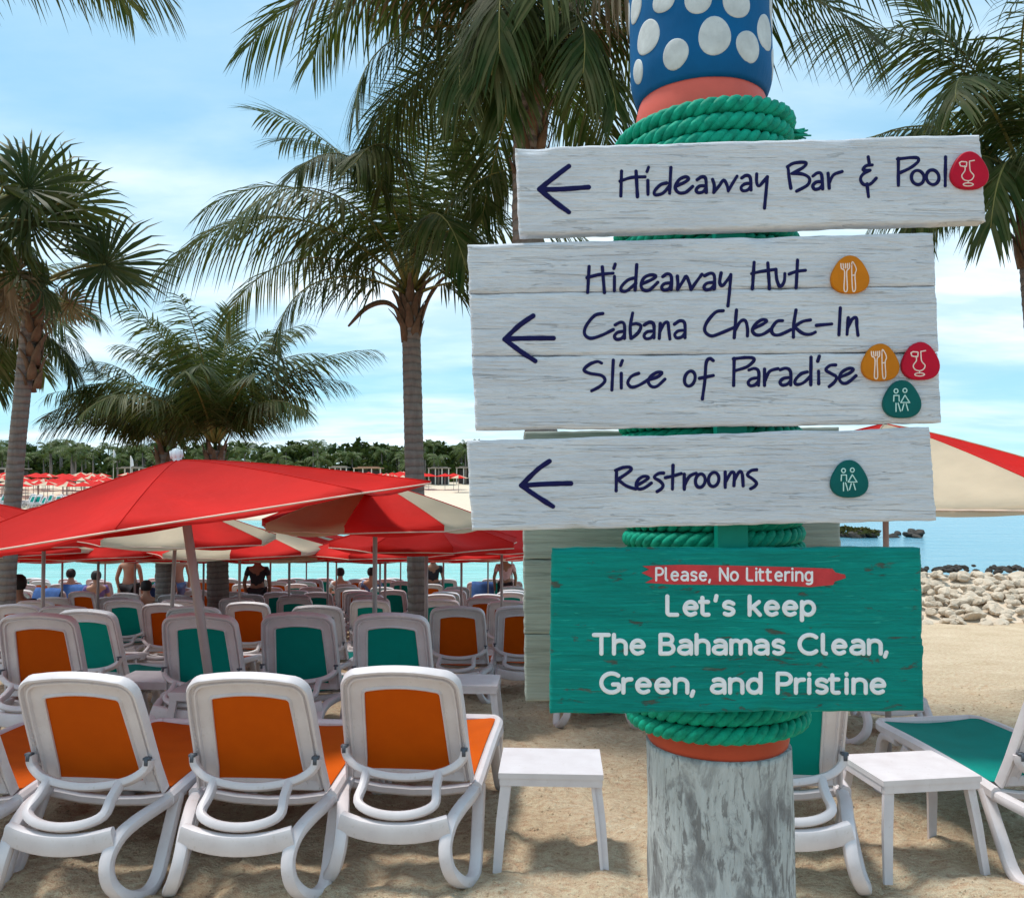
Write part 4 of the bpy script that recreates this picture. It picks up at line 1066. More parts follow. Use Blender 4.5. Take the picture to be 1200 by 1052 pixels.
ppl(592, 19.8, 180, 'person in dark clothes standing near the water beside the back board', M['skin2'], M['blackcloth'], 'stand', M['pink'], .95)
ppl(178, 15.6, -5, 'person in black lying back on a lounger below the standing pair', M['skin'], M['blackcloth'], 'sit', M['blackcloth'], .95)
# ================================================================ SIGN POST
def m_board():
    t = NT('weathered_white_paint'); v = t.obj()
    v = t.n('ShaderNodeVectorMath', {0: v, 1: (0,0,0)}, operation='ADD').outputs[0]
    lo = t.noise(t.map(v, (2.2, 1, 11)), 2.2, 6, .6, .4); st = t.noise(t.map(v, (3.0, 1, 60)), 3.0, 6, .65, .9); fi = t.noise(t.map(v, (9, 1, 240)), 3.0, 5, .7, .4)
    c = t.ramp(lo, [(.25, (.53,.55,.60)), (.5, (.61,.63,.675)), (.75, (.69,.70,.73))])
    c = t.mix(.12, c, t.ramp(st, [(.3, .25), (.5, .5), (.7, .7)]), 'OVERLAY')
    c = t.mix(.10, c, t.ramp(fi, [(.3, .25), (.5, .5), (.7, .75)]), 'OVERLAY')
    crack = t.ramp(t.noise(t.map(v, (1.6, 1, 42)), 4, 4, .5, 1.3), [(.0, 0), (.30, 1), (.315, 0)])
    crack = t.ramp(t.math('ABSOLUTE', t.math('SUBTRACT', t.noise(t.map(v, (1.1, 1, 26)), 3.2, 3, .5, 1.2), .63)), [(.0, 1), (.004, .8), (.010, 0)])
    c = t.mix(t.math('MULTIPLY', crack, .16), c, (.16,.15,.14))
    dirt = t.ramp(t.noise(t.map(v, (4, 1, 22)), 7, 5, .7), [(.58, 0), (.72, .6)])
    c = t.mix(dirt, c, (.36,.38,.37))
    h = t.math('ADD', t.math('MULTIPLY', st, 1.0), t.math('MULTIPLY', fi, .35)); h = t.math('ADD', h, t.math('MULTIPLY', t.noise(t.map(v, (3.5, 1, 22)), 4, 3, .5, .8), 1.6)); h = t.math('SUBTRACT', h, t.math('MULTIPLY', crack, .5))
    return t.out(t.bsdf(c, .7, .18, Normal=t.bump(h, .8, .0046)))
def m_greenboard():
    t = NT('weathered_green_paint'); v = t.obj()
    lo = t.noise(t.map(v, (2, 1, 9)), 2.4, 6, .6, .4); st = t.noise(t.map(v, (2.4, 1, 55)), 3.0, 6, .65, .8); fi = t.noise(t.map(v, (9, 1, 200)), 3, 5, .7, .3)
    c = t.ramp(lo, [(.25, (.0,.185,.155)), (.55, (.0,.24,.20)), (.8, (.0,.30,.25))])
    c = t.mix(.35, c, t.ramp(st, [(.3, .2), (.5, .5), (.7, .75)]), 'OVERLAY')
    c = t.mix(.2, c, t.ramp(fi, [(.3, .25), (.5, .5), (.7, .75)]), 'OVERLAY')
    w = t.ramp(t.noise(t.map(v, (5.5, 1, 20)), 3.1, 5, .62, .5), [(.60, 0), (.66, .85)])
    br = t.mix(t.noise(v, 60, 3), (.02,.05,.045), (.16,.10,.07))
    c = t.mix(w, c, br)
    lt = t.ramp(t.noise(t.map(v, (3.5, 1, 70)), 3.5, 4, .6, .6), [(.62, 0), (.68, .55)])
    c = t.mix(lt, c, (.03,.42,.33))
    h = t.math('ADD', st, t.math('MULTIPLY', fi, .4)); h = t.math('SUBTRACT', h, t.math('MULTIPLY', w, .6))
    return t.out(t.bsdf(c, .65, .15, Normal=t.bump(h, .8, .005)))
def m_greywood():
    t = NT('bare_grey_green_wood'); v = t.obj()
    st = t.noise(t.map(v, (2, 1, 45)), 3.0, 6, .65, .8); lo = t.noise(v, 4, 4)
    c = t.ramp(lo, [(.3, (.26,.28,.25)), (.7, (.36,.38,.34))]); c = t.mix(.5, c, t.ramp(st, [(.3, .15), (.5, .5), (.7, .7)]), 'OVERLAY')
    return t.out(t.bsdf(c, .8, .2, Normal=t.bump(st, .8, .005)))
def m_postgrey():
    t = NT('peeling_grey_paint'); v = t.obj()
    a = t.noise(t.map(v, (1, 1, .55)), 13, 7, .66, .7); b_ = t.noise(t.map(v, (3, 3, .5)), 26, 6, .7, .3); lo = t.noise(v, 4, 4)
    c = t.ramp(b_, [(.25, (.34,.35,.35)), (.6, (.50,.525,.525))])
    c = t.mix(t.ramp(a, [(.51, 0), (.57, .55), (.66, .9)]), c, (.13,.125,.13))
    c = t.mix(t.ramp(t.noise(t.map(v, (4, 4, 1.0)), 16, 6, .7, .5), [(.54, 0), (.59, .85)]), c, (.17,.165,.165))
    c = t.mix(t.ramp(lo, [(.5, 0), (.75, .35)]), c, (.62,.65,.66))
    h = t.math('ADD', t.math('MULTIPLY', a, -1.2), b_)
    return t.out(t.bsdf(c, .7, .25, Normal=t.bump(h, .9, .008)))
def m_paint(name, col, var=.12, rough=.45, b=.3, sc=7):
    t = NT(name); v = t.obj(); n = t.noise(v, sc, 5, .6); st = t.noise(t.map(v, (1,1,.35)), 30, 5, .6)
    c = t.mix(t.ramp(n, [(.3,0),(.7,1)]), tuple(x*(1-var) for x in col), tuple(x*(1+var) for x in col))
    c = t.mix(t.ramp(t.noise(v, 38, 4, .7), [(.68, 0), (.76, .45)]), c, tuple(x*.45 for x in col))
    return t.out(t.bsdf(c, rough, .15, Normal=t.bump(st, b, .004)))
M['board'] = m_board(); M['gboard'] = m_greenboard(); M['gwood'] = m_greywood(); M['postgrey'] = m_postgrey()
M['bluepaint'] = m_paint('blue_paint', (.0,.088,.24), .15, .6, .5); M['dot'] = m_paint('white_dot_paint', (.50,.53,.54), .16, .6, .9, 26)
M['coral'] = m_paint('coral_paint', (.62,.115,.085), .12); M['brick'] = m_paint('red_ring_paint', (.44,.065,.03), .15)
M['rope'] = m_paint('green_rope', (.003,.27,.17), .38, .65, .6, 50); M['batten'] = m_paint('green_batten', (.0,.21,.15))
M['navy'] = m_simple('navy_paint', (.004,.004,.06), .5, .15, .15, 30); M['letter'] = m_simple('white_lettering', (.74,.74,.76), .5, .3, .06, 40)
M['banner'] = m_paint('red_brush_paint', (.50,.045,.05), .2, .6, .6, 25)
M['b_red'] = m_simple('badge_red', (.46,.003,.025), .5, .15, .1, 20); M['b_or'] = m_simple('badge_orange', (.52,.165,.004), .5, .15, .1, 20); M['b_teal'] = m_simple('badge_teal', (.0,.095,.09), .5, .15, .1, 20)
M['b_line'] = m_simple('badge_line', (.80,.66,.58), .5); M['b_line2'] = m_simple('badge_line_pale', (.50,.72,.68), .5)

YF = 1.54; TH = .032
base = P(842, 960, 1.8); topc = P(820, 50, 1.8)
ax = (topc - base); 
def axis_at(z): k = (z - base.z)/ax.z; return base + ax*k
sp = empty('directional_signpost', (axis_at(0).x, 1.8, 0)); O = Vector((axis_at(0).x, 1.8, 0))
tag(sp, 'tall round signpost wrapped in green rope, carrying white arrow boards and a green board', 'signpost')
def zpx(py, d=1.65): return P(840, py, d).z
# -- post (weathered lower section, with relief)
def post_section(name, z0, z1, r, mat, prof=None, relief=.0, n=56, nz=None):
    mb = MB(); nz = nz or max(2, int((z1-z0)/.012)); vs = []; fs = []
    for j in range(nz+1):
        t_ = j/nz; z = z0 + (z1-z0)*t_; c = axis_at(z) - O; rr_ = r*(prof(t_) if prof else 1)
        for i in range(n):
            a = 2*math.pi*i/n; ca, sa = math.cos(a), math.sin(a)
            q = rr_ + (relief*(noise.noise(Vector((ca*2.2, sa*2.2, z*3))) + .6*noise.noise(Vector((ca*7, sa*7, z*9)))) if relief else 0)
            vs.append((c.x + q*ca, q*sa, z))
    for j in range(nz):
        for i in range(n): i2 = (i+1) % n; fs.append((j*n+i, j*n+i2, (j+1)*n+i2, (j+1)*n+i))
    fs.append(tuple(range(n-1, -1, -1))); fs.append(tuple(nz*n+i for i in range(n)))
    mb.add(vs, fs); return mb.build(name, mat, sp)
zr0 = zpx(897); zr1 = zpx(858)
post_section('post', -.25, zr0+.004, .148, M['postgrey'], relief=.005)
post_section('inner_post', zr0-.0, zpx(118, 1.66)+.02, .135, M['batten'], nz=4)
post_section('red_ring', zr0, zr1+.01, .146, M['brick'], prof=lambda t: 1 - .05*(2*t-1)**4, relief=.001, nz=10)
zc0, zc1 = zpx(140, 1.67), zpx(90, 1.67)
post_section('coral_ring', zc0, zc1 + .014, .139, M['coral'], prof=lambda t: 1 - .10*max(0, (t-.35)/.65)**2, relief=.0015, nz=16)
zb0 = zc1
post_section('blue_cap', zb0, zb0+.42, .1485, M['bluepaint'], prof=lambda t: 1 - .10*max(0, 1 - t/.16)**2.2, relief=.001, nz=44)
# -- white dots, slightly raised, wrapped round the blue section
def dot(px, py, rx, ry):
    s_ = max(-.98, min(.98, (px-820.5)/82.5)); th = math.asin(s_); d = 1.8 - .1485*math.cos(th); z = P(px, py, d).z
    hz = ry/1000*d; hw = hz*.93 if abs(s_) > .6 else rx/82.5*.1485/max(.4, math.cos(th))
    raised(th, z, hw, hz)
def raised(th, z, hw, hz):
    mb = MB(); vs = []; fs = []; n = 28; c = axis_at(z) - O
    rng_ = random.Random(int(z*1000)+int(th*50))
    p1, p2 = rng_.uniform(0,6), rng_.uniform(0,6); wob = [1 + .035*math.sin(4*math.pi*i/n + p1) + .025*math.sin(6*math.pi*i/n + p2) for i in range(n)]
    for k, (q, lift) in enumerate(((0, .0012), (.45, .0012), (.92, .0011), (1.0, .0004), (1.01, -.002))):
        for i in range(n):
            a = 2*math.pi*i/n; u = th + hw*q*math.cos(a)*wob[i]/.1485; zz2 = z + hz*q*math.sin(a)*wob[i]; t_ = (zz2 - zb0)/.42
            r_ = .1485*(1 - .10*max(0, 1 - max(0,t_)/.16)**2.2) + lift
            vs.append((c.x + r_*math.sin(u), -r_*math.cos(u), zz2))
    for k in range(4):
        for i in range(n): i2 = (i+1) % n; fs.append((k*n+i, k*n+i2, (k+1)*n+i2, (k+1)*n+i))
    mb.add(vs, [f[::-1] for f in fs]); mb.build('white_dot', M['dot'], sp)
for q in ((818, 42, 18.5, 22.5), (776.5, 63, 13, 17.5), (857.5, 54.5, 14.5, 19), (750.5, 44, 8, 21), (882.5, 39, 8, 21), (766.5, 0, 11, 16), (801.5, -3, 15, 20), (844, 2, 17, 19.5), (741, 10, 5, 17), (898.5, 18, 5, 20), (899, 76, 4, 18), (741.5, 84, 3, 14)): dot(*q)
for i in range(9):
    th = R(100 + 160*i/8); raised(th, zb0 + (.10 if i % 2 else .2), .030, .033); raised(th+.1, zb0 + (.30 if i % 2 else .36), .028, .03)
# -- rope coils
def rope(z0, z1, Rr, rd, pitch, name, tilt_top=0, extra=None, ph=0.0):
    turns = round((z1-z0)/pitch); step = R(5.0); N = int(turns*2*math.pi/step + .5); path = []
    for i in range(N+1):
        a = ph + i*step; z = z0 + pitch*a/(2*math.pi) - pitch*ph/(2*math.pi); k = smooth(z1-.22, z1-.05, z)
        c = axis_at(z) - O; r_ = Rr + .003*math.sin(a*1.7 + z*9) + .006*noise.noise(Vector((z*40, a*.3, 0)))
        zo = tilt_top*k*math.cos(a) + .0022*noise.noise(Vector((a*.7, z*30, 4)))
        path.append(Vector((c.x + r_*math.cos(a), r_*math.sin(a), z + zo)))
    if extra: path += [path[-1] + Vector(e) for e in extra]
    # three strands round the core path
    s_ = 0.0; arc = [0]
    for i in range(1, len(path)): s_ += (path[i]-path[i-1]).length; arc.append(s_)
    per = rd*4.1; k3 = 3; mb = MB(); st = max(.0085, per/9)
    M_ = int(s_/st); res = []; j = 0
    for i in range(M_+1):
        q = i*st
        while j < len(arc)-2 and arc[j+1] < q: j += 1
        f_ = (q-arc[j])/max(1e-6, arc[j+1]-arc[j]); res.append((path[j].lerp(path[j+1], f_), q))
    for s3 in range(3):
        pp = []
        for i, (p, q) in enumerate(res):
            t_ = (res[min(i+1, M_)][0] - res[max(i-1, 0)][0]).normalized(); side = t_.cross(Vector((0,0,1))).normalized(); w = side.cross(t_)
            a = 2*math.pi*(q/per + s3/3); pp.append(p + (side*math.cos(a) + w*math.sin(a))*rd*.52)
        mb.sweep(pp, circ(rd*.56, 8))
    return mb.build(name, M['rope'], sp)
zt = zpx(121, 1.62)
rope(zpx(880, 1.62), zt, .172, .0170, .0335, 'green_rope', .010, extra=None, ph=-.12)
# frayed tail at the upper right
mb = MB(); c = axis_at(zt) - O
for i in range(14):
    a = random.uniform(0, 6.28); q = random.uniform(0, .011); o_ = Vector((c.x + .178, -.03 + q*math.cos(a), zt + .004 + q*math.sin(a)))
    mb.sweep([o_ - Vector((.05,.012,0)), o_, o_ + Vector((random.uniform(.02,.045), random.uniform(-.01,.01), random.uniform(-.012,.012)))], circ(.0042, 5), scale=[1,1,.4])
mb.build('rope_end', M['rope'], sp)

# -- boards
def plank(name, quad, mat, parent, seed, yf=YF, th=TH, amp=1.0, edge=1.0):
    """quad: pixel corners TL, TR, BR, BL on plane Y = yf"""
    C4 = [P(x, y, yf) for x, y in quad]; mb = MB()
    W = (C4[1]-C4[0]).length; H = (C4[3]-C4[0]).length
    def ax_(n, e): return [0, e*.25, e*.7] + [e + (1-2*e)*i/n for i in range(n+1)][0:] + [1-e*.7, 1-e*.25, 1]
    S = ax_(int(W/.0075), .006/W*1.0); T = ax_(int(H/.0045), .006/H*1.0); ns, nt = len(S), len(T); vs = []
    for j, t_ in enumerate(T):
        for i, s_ in enumerate(S):
            p = C4[0].lerp(C4[1], s_).lerp(C4[3].lerp(C4[2], s_), t_)
            ez = min(t_, 1-t_)*H; ex = min(s_, 1-s_)*W; e = min(ez, ex)
            wob = .0022*noise.noise(Vector((p.x*9, seed, 1 if t_ < .5 else 5))) + .0012*noise.noise(Vector((p.x*38, seed, 9 if t_ < .5 else 3)))
            wx = .0020*noise.noise(Vector((seed, p.z*40, 2 if s_ < .5 else 6))) + .0014*noise.noise(Vector((seed, p.z*140, 2 if s_ < .5 else 6)))
            p.z += wob*edge*(abs(2*t_-1)**6); p.x += wx*edge*(abs(2*s_-1)**14)
            d = .0005*noise.noise(Vector((p.x*5, seed, p.z*38))) + .0003*noise.noise(Vector((p.x*18, seed, p.z*120)))
            endk = math.exp(-ex/.05); d += endk*.0012*noise.noise(Vector((p.x*14, seed+3, p.z*210)))
            rnd = .0035*max(0, 1 - e/.0055)**2*(1 + .8*noise.noise(Vector((p.x*20, seed, p.z*20))))
            chip = max(0, noise.noise(Vector((p.x*12, seed+8, p.z*12))) - .28)*.02*math.exp(-ez/.012)
            vs.append((p.x - O.x, yf - O.y + d*amp + rnd + chip, p.z))
    N = ns*nt
    vs += [(x, yf - O.y + th, z) for x, y, z in vs[:N]]
    fs = []
    for j in range(nt-1):
        for i in range(ns-1):
            a = j*ns+i; fs.append((a, a+ns, a+ns+1, a+1)); a += N; fs.append((a, a+1, a+ns+1, a+ns))
    for i in range(ns-1):
        fs.append((i, i+1, N+i+1, N+i)); a = (nt-1)*ns+i; fs.append((a+1, a, N+a, N+a+1))
    for j in range(nt-1):
        a = j*ns; fs.append((a+ns, a, N+a, N+a+ns)); a = j*ns + ns-1; fs.append((a, a+ns, N+a+ns, N+a))
    mb.add(vs, fs)
    o = mb.build(name, mat, parent, auto=50)
    return o
# -- painted strokes: low rounded beads standing on the board face
def strokes_mesh(strokes, width, yf=YF, lift=.0008, hgt=.0004, vary=.18, seed=1, mb=None, mi=0):
    rng_ = random.Random(seed); mb = mb or MB()
    for s_i, (pts, sm) in enumerate(strokes):
        w = width/F*yf/1.0
        W3 = [P(x, y, yf) for x, y in pts]
        closed = len(W3) > 3 and (W3[0]-W3[-1]).length < 1e-5
        c = catmull(W3, 7) if sm and not closed else (catmull(W3[:-1], 7, True) if sm else W3)
        if sm and closed: c.append(c[0].copy()); c.append(c[1].copy())
        # resample
        d = [0]
        for i in range(1, len(c)): d.append(d[-1] + (c[i]-c[i-1]).length)
        tot = d[-1]; n = max(2, int(tot/.0016)); rs = []; j = 0
        for i in range(n+1):
            q = tot*i/n
            while j < len(d)-2 and d[j+1] < q: j += 1
            rs.append(c[j].lerp(c[j+1], (q-d[j])/max(1e-9, d[j+1]-d[j])))
        vs = []; so = .00009*(s_i % 5); rows = []
        cap = 4
        for i in range(n+1):
            t_ = (rs[min(i+1, n)] - rs[max(i-1, 0)]).normalized()
            hw = w/2*(1 + vary*noise.noise(Vector((rs[i].x*60 + seed, rs[i].z*60, s_i))))
            if i == 0:
                for k in range(cap): a = math.pi/2*(1-k/cap); rows.append((rs[0] - t_*hw*math.sin(a), t_, hw*math.cos(a)+1e-5))
            rows.append((rs[i], t_, hw))
            if i == n:
                for k in range(cap): a = math.pi/2*((k+1)/cap); rows.append((rs[n] + t_*hw*math.sin(a), t_, hw*math.cos(a)+1e-5))
        for p, t_, hw in rows:
            nr = Vector((-t_.z, 0, t_.x)); q = hw/(w/2)
            for u, l in ((-1, -.0012), (-1, lift), (-.6, lift+hgt*.7*min(1,q) + so), (0, lift+hgt*min(1,q) + so), (.6, lift+hgt*.7*min(1,q) + so), (1, lift), (1, -.0012)):
                v = p + nr*u*hw; vs.append((v.x - O.x, yf - O.y - l, v.z))
        k6 = 7; fs = []
        for i in range(len(rows)-1):
            a = i*k6
            for j in range(6): fs.append((a+j, a+j+1, a+k6+j+1, a+k6+j))
        mb.add(vs, fs, mi)
    return mb
def Z(ox, oy, s): return lambda pts: [(ox + x*s, oy + y*s) for x, y in pts]
def ell(cx_, cy_, rx, ry, rot=0, n=10, a0=0):
    o = [];
    for i in range(n):
        a = 2*math.pi*i/n + a0; x = rx*math.cos(a); y = ry*math.sin(a); r_ = R(rot); o.append((cx_ + x*math.cos(r_) - y*math.sin(r_), cy_ + x*math.sin(r_) + y*math.cos(r_)))
    o.append(o[0]); return o
def group(z, lst): return [(z(p), len(p) > 2) for p in lst]
s6 = 1/6
b1 = empty('sign_board', (0,0,0), parent=sp); b1['label'] = 'top white board with one arrow and the words Hideaway Bar & Pool'
b2 = empty('sign_board', (0,0,0), parent=sp); b2['label'] = 'large white board of three planks with three lines of text and four round badges'
b3 = empty('sign_board', (0,0,0), parent=sp); b3['label'] = 'lower white board with an arrow and the word Restrooms'
b4 = empty('green_board', (0,0,0), parent=sp); b4['label'] = 'green board asking visitors not to litter'
b5 = empty('back_board', (0,0,0), parent=sp); b5['label'] = 'grey green bare wooden back board behind the post'
plank('plank', [(604,173),(1149,157),(1156.5,259),(608.5,275)], M['board'], b1, 1)
plank('plank', [(547.5,286),(1094.5,272.5),(1097.5,334),(550,343.5)], M['board'], b2, 2, edge=.9)
plank('plank.001', [(550,344.4),(1097.5,335),(1100.5,411.5),(553,417)], M['board'], b2, 3, edge=.7)
plank('plank.002', [(553,418),(1100.5,412.6),(1103.5,495),(557.5,504)], M['board'], b2, 4)
plank('plank', [(546.5,516.5),(1090,500.5),(1098,609.5),(553,622.5)], M['board'], b3, 5)
plank('plank', [(647,643),(1080,642),(1083,833),(644.5,836)], M['gboard'], b4, 6, amp=1.2)
# back boards behind the post (plane further away, their rear side faces us)
for q in ([(614,506),(984,500),(984,566),(614,572)], [(614,573.5),(984,568),(986,652),(613,655)], [(613,656.5),(986,654),(986,742),(614,742)], [(614,743.5),(986,743.5),(985,818),(616,822)]):
    plank('plank', q, M['gwood'], b5, q[0][1], yf=2.02, th=.04)
def batten(x0, x1, y0, y1):
    a = P(x0, y0, YF+TH+.001); b_ = P(x1, y1, YF+TH+.001); mb = MB(); mb.box(((a.x+b_.x)/2 - O.x, YF+TH+.0155-O.y, (a.z+b_.z)/2), (abs(b_.x-a.x), .029, abs(a.z-b_.z))); o = mb.build('batten', M['batten'], sp, False)
batten(838, 878, 196, 800)
# ---- lettering, traced as brush strokes
HID2 = [[(122,135),(112,318)], [(215,138),(230,318)], [(108,212),(200,190),(290,182)], [(300,205),(300,305)], [(305,118),(296,148)],
 [(442,215),(395,230),(352,272),(348,302),(384,307),(452,252)], [(457,122),(446,298)],
 [(492,258),(560,228),(592,203),(556,193),(510,213),(487,262),(503,298),(545,300),(605,246)],
 [(640,206),(672,187),(700,206),(700,296)], [(698,250),(652,256),(632,280),(647,300),(682,293),(698,268)],
 [(742,202),(746,250),(745,296)], [(745,296),(785,232),(805,203),(826,250),(840,296)], [(840,296),(870,250),(915,190)],
 [(935,200),(975,182),(1002,200),(1003,290)], [(1000,246),(952,252),(930,276),(943,298),(978,290),(1000,266)],
 [(1050,180),(1040,245),(1058,270),(1095,228),(1118,192)], [(1118,192),(1110,300),(1098,412)]]
za, zb_, zc_ = Z(600,160,s6), Z(780,160,s6), Z(960,150,s6)
t1 = group(za, [[(770,245),(765,420)], [(872,245),(882,425)], [(760,315),(840,290),(935,285)], [(955,310),(956,408)], [(960,218),(949,248)],
   [(1088,328),(1045,340),(1003,385),(1008,412),(1060,400),(1108,348)], [(1117,220),(1108,400)]])
t1 += group(zb_, [[(72,350),(130,325),(162,300),(138,285),(92,308),(68,360),(92,396),(140,394),(190,352)],
   [(222,305),(255,285),(282,300),(286,395)], [(282,348),(240,350),(215,375),(226,396),(262,391),(283,365)],
   [(330,303),(342,345),(338,395)], [(338,395),(375,350),(408,308),(432,345),(440,385)], [(440,385),(468,335),(502,280)],
   [(535,293),(567,275),(595,292),(600,378)], [(598,330),(556,336),(530,360),(543,383),(578,377),(599,350)],
   [(640,265),(640,325),(656,350),(692,312),(715,285)], [(715,285),(705,400),(695,505)],
   [(860,215),(868,290),(880,365)], [(856,214),(905,188),(985,185),(968,218),(888,262)], [(888,262),(962,266),(1010,295),(998,342),(920,386)],
   [(1035,280),(1070,257),(1096,272),(1104,370)], [(1101,320),(1062,321),(1035,346),(1047,372),(1080,367),(1101,345)]])
t1 += group(zc_, [[(62,320),(70,425)], [(68,392),(100,332),(160,308)], [(344,205),(352,256)], [(372,262),(328,268),(309,298),(356,299)], [(356,299),(308,326),(290,362),(312,398),(358,396),(400,355)], [(336,395),(346,485)],
   [(556,215),(556,405)], [(550,220),(640,210)], [(640,210),(690,212),(694,238),(640,282),(560,320)], ell(692,350,44,50,-12), ell(797,348,44,52,-12), [(888,205),(885,408)]])
zd, ze, zf, zg = Z(670,290,s6), Z(850,290,s6), Z(670,380,s6), Z(850,380,s6)
t2 = group(zd, HID2 + [[(218,465),(160,480),(102,550),(90,608),(130,639),(205,620),(292,578)],
   [(305,545),(345,526),(370,545),(371,640)], [(368,590),(322,598),(300,625),(316,647),(350,640),(369,615)],
   [(428,462),(411,560),(416,640)], [(412,545),(452,536),(486,552),(468,598),(420,640)],
   [(510,545),(548,526),(577,545),(578,635)], [(576,588),(530,594),(508,620),(522,642),(556,636),(577,612)],
   [(622,535),(615,640)], [(620,592),(648,538),(674,526),(682,580),(690,645)],
   [(722,540),(762,516),(794,535),(796,635)], [(793,582),(748,588),(724,612),(738,636),(772,630),(794,605)],
   [(1065,445),(1010,457),(948,530),(936,588),(980,622),(1050,602),(1160,555)]])
t2 += group(ze, [[(78,440),(62,635)], [(64,592),(105,522),(140,515),(155,570),(155,622)], [(195,572),(262,540),(292,515),(256,509),(210,542),(190,585),(216,615),(265,610),(320,575)],
   [(402,515),(362,521),(325,572),(337,610),(382,614),(462,578)], [(497,440),(481,540),(478,632)], [(598,510),(540,522),(485,558)], [(485,558),(540,602),(592,612),(632,596)], [(640,548),(748,538)],
   [(808,425),(798,615)], [(864,495),(855,612)], [(860,565),(888,508),(920,494),(924,550),(932,618)],
   [(202,105),(190,290)], [(298,110),(310,290)], [(185,185),(250,170),(355,155)], [(355,155),(362,230),(386,275),(413,240),(418,185)], [(507,90),(498,285)], [(448,188),(500,170),(562,162)]])
t2 += group(zf, [[(210,274),(178,262),(120,285),(86,322),(130,346),(208,360),(234,395),(200,435),(140,468)], [(292,252),(282,462)], [(348,345),(348,448)], [(356,255),(343,290)],
   [(470,345),(420,366),(394,410),(418,441),(470,430),(540,388)], [(540,390),(602,370),(635,341),(600,338),(556,366),(538,405),(562,438),(602,434),(655,386)], ell(830,382,36,54,16),
   [(995,256),(970,241),(945,272),(935,400),(918,525)], [(898,380),(995,360)]])
t2 += group(zg, [[(62,240),(58,430)], [(57,243),(135,234)], [(135,234),(190,236),(200,256),(150,300),(65,327)],
   [(165,322),(206,311),(234,335),(233,430)], [(231,376),(182,385),(160,410),(176,432),(211,425),(231,402)], [(275,315),(275,430)], [(278,398),(310,332),(370,312)],
   [(385,320),(427,309),(458,334),(459,427)], [(456,374),(408,381),(384,407),(400,428),(436,421),(457,398)], [(575,335),(530,350),(490,395),(500,424),(550,410),(602,360)], [(602,232),(600,425)],
   [(655,330),(656,418)], [(660,226),(649,260)], [(775,286),(735,290),(706,320),(740,345),(780,370),(768,405),(730,438)], [(805,372),(870,345),(900,318),(870,310),(822,334),(800,378),(820,412),(860,410),(918,362)]])
zh, zi = Z(600,520,s6), Z(780,520,250/1200)
t3 = group(zh, [[(735,182),(732,330)], [(728,186),(780,166)], [(780,166),(828,164),(832,188),(745,250)], [(745,250),(800,293),(870,318)], [(878,292),(930,262),(960,237),(928,228),(890,250),(872,290),(890,317),(930,310),(980,275)],
   [(1065,205),(1030,208),(1000,235),(1040,262),(1062,290),(1050,315),(1020,335)], [(1132,150),(1128,318)], [(1078,238),(1130,226),(1190,208)]])
t3 += group(zi, [[(105,170),(105,255)], [(108,228),(135,182),(172,165)], ell(195,207,27,38,10), ell(270,200,29,40,10), [(335,158),(335,245)], [(338,212),(368,162),(386,168),(384,235)], [(386,205),(414,157),(430,168),(436,236)],
   [(512,145),(480,151),(460,175),(490,198),(511,220),(500,240),(478,252)]])
ar1 = group(za, [[(400,210),(300,285),(192,372)], [(192,372),(300,460),(400,533)], [(205,374),(340,372),(538,358)]])
z7 = Z(545,270,150/686); ar2 = group(z7, [[(365,458),(290,510),(212,584)], [(212,584),(290,643),(376,700)], [(220,582),(350,578),(474,578)]])
ar3 = group(zh, [[(263,122),(180,180),(65,292)], [(65,292),(170,365),(288,440)], [(80,292),(240,282),(414,278)]])
def letters_of(st):
    out = []
    for s_ in st:
        x0, x1 = min(p[0] for p in s_[0]), max(p[0] for p in s_[0]); y0 = min(p[1] for p in s_[0])
        if out and x0 < out[-1][1] - 1.0 and x1 > out[-1][0] + .5 and abs(y0 - out[-1][3]) < 30: out[-1][2].append(s_); out[-1][0] = min(x0, out[-1][0]); out[-1][1] = max(x1, out[-1][1])
        else: out.append([x0, x1, [s_], y0])
    return [o_[2] for o_ in out]
for bd, tx, ar, sd_ in ((b1, t1, ar1, 1), (b2, t2, ar2, 2), (b3, t3, ar3, 3)):
    for g in letters_of(tx): strokes_mesh(g, 3.9, seed=sd_).build('letter', M['navy'], bd)
    strokes_mesh(ar, 5.8, seed=sd_+10, hgt=.0005).build('arrow', M['navy'], bd)
# ---- badges (rounded triangles with line icons)
COCK = [[(-58,-100),(-22,-92),(2,-60),(0,-36),(-24,-26),(-52,-36),(-58,-100)], [(-22,-30),(-28,0),(-50,22),(-40,58),(-8,66),(26,58),(40,28),(20,2),(10,-30),(12,-90)], [(12,-88),(52,-96)], [(-8,66),(-8,86)], ell(-8,94,32,9)]
COCK = [[(-66,-74),(-58,-50),(-14,-44),(-10,-80),(-50,-84),(-66,-74)], [(-26,-50),(-24,-16),(-48,22),(-34,52),(0,62),(30,50),(42,20),(16,-14),(10,-80)], [(10,-86),(46,-92)], [(0,62),(0,80)], ell(0,90,38,12)]
FORK = [[(-62,-96),(-58,-60),(-34,-34),(-38,100),(-14,100),(-18,-34),(0,-60),(2,-98)], [(-46,-96),(-42,-62)], [(-28,-96),(-28,-62)], [(-13,-96),(-14,-62)], [(20,-98),(26,98),(48,96),(44,-10),(54,-50),(40,-90),(20,-98)], [(24,-8),(44,-10)]]
REST = [ell(-38,-74,15,16), ell(30,-78,15,16), [(-56,4),(-54,-40)], [(-54,-40),(-16,-40)], [(-16,-40),(-14,4)], [(-38,20),(-38,82)], [(-22,20),(-4,80)], [(30,-42),(-2,14)], [(-2,14),(66,14)], [(66,14),(30,-42)], [(22,26),(8,74)], [(40,26),(54,74)]]
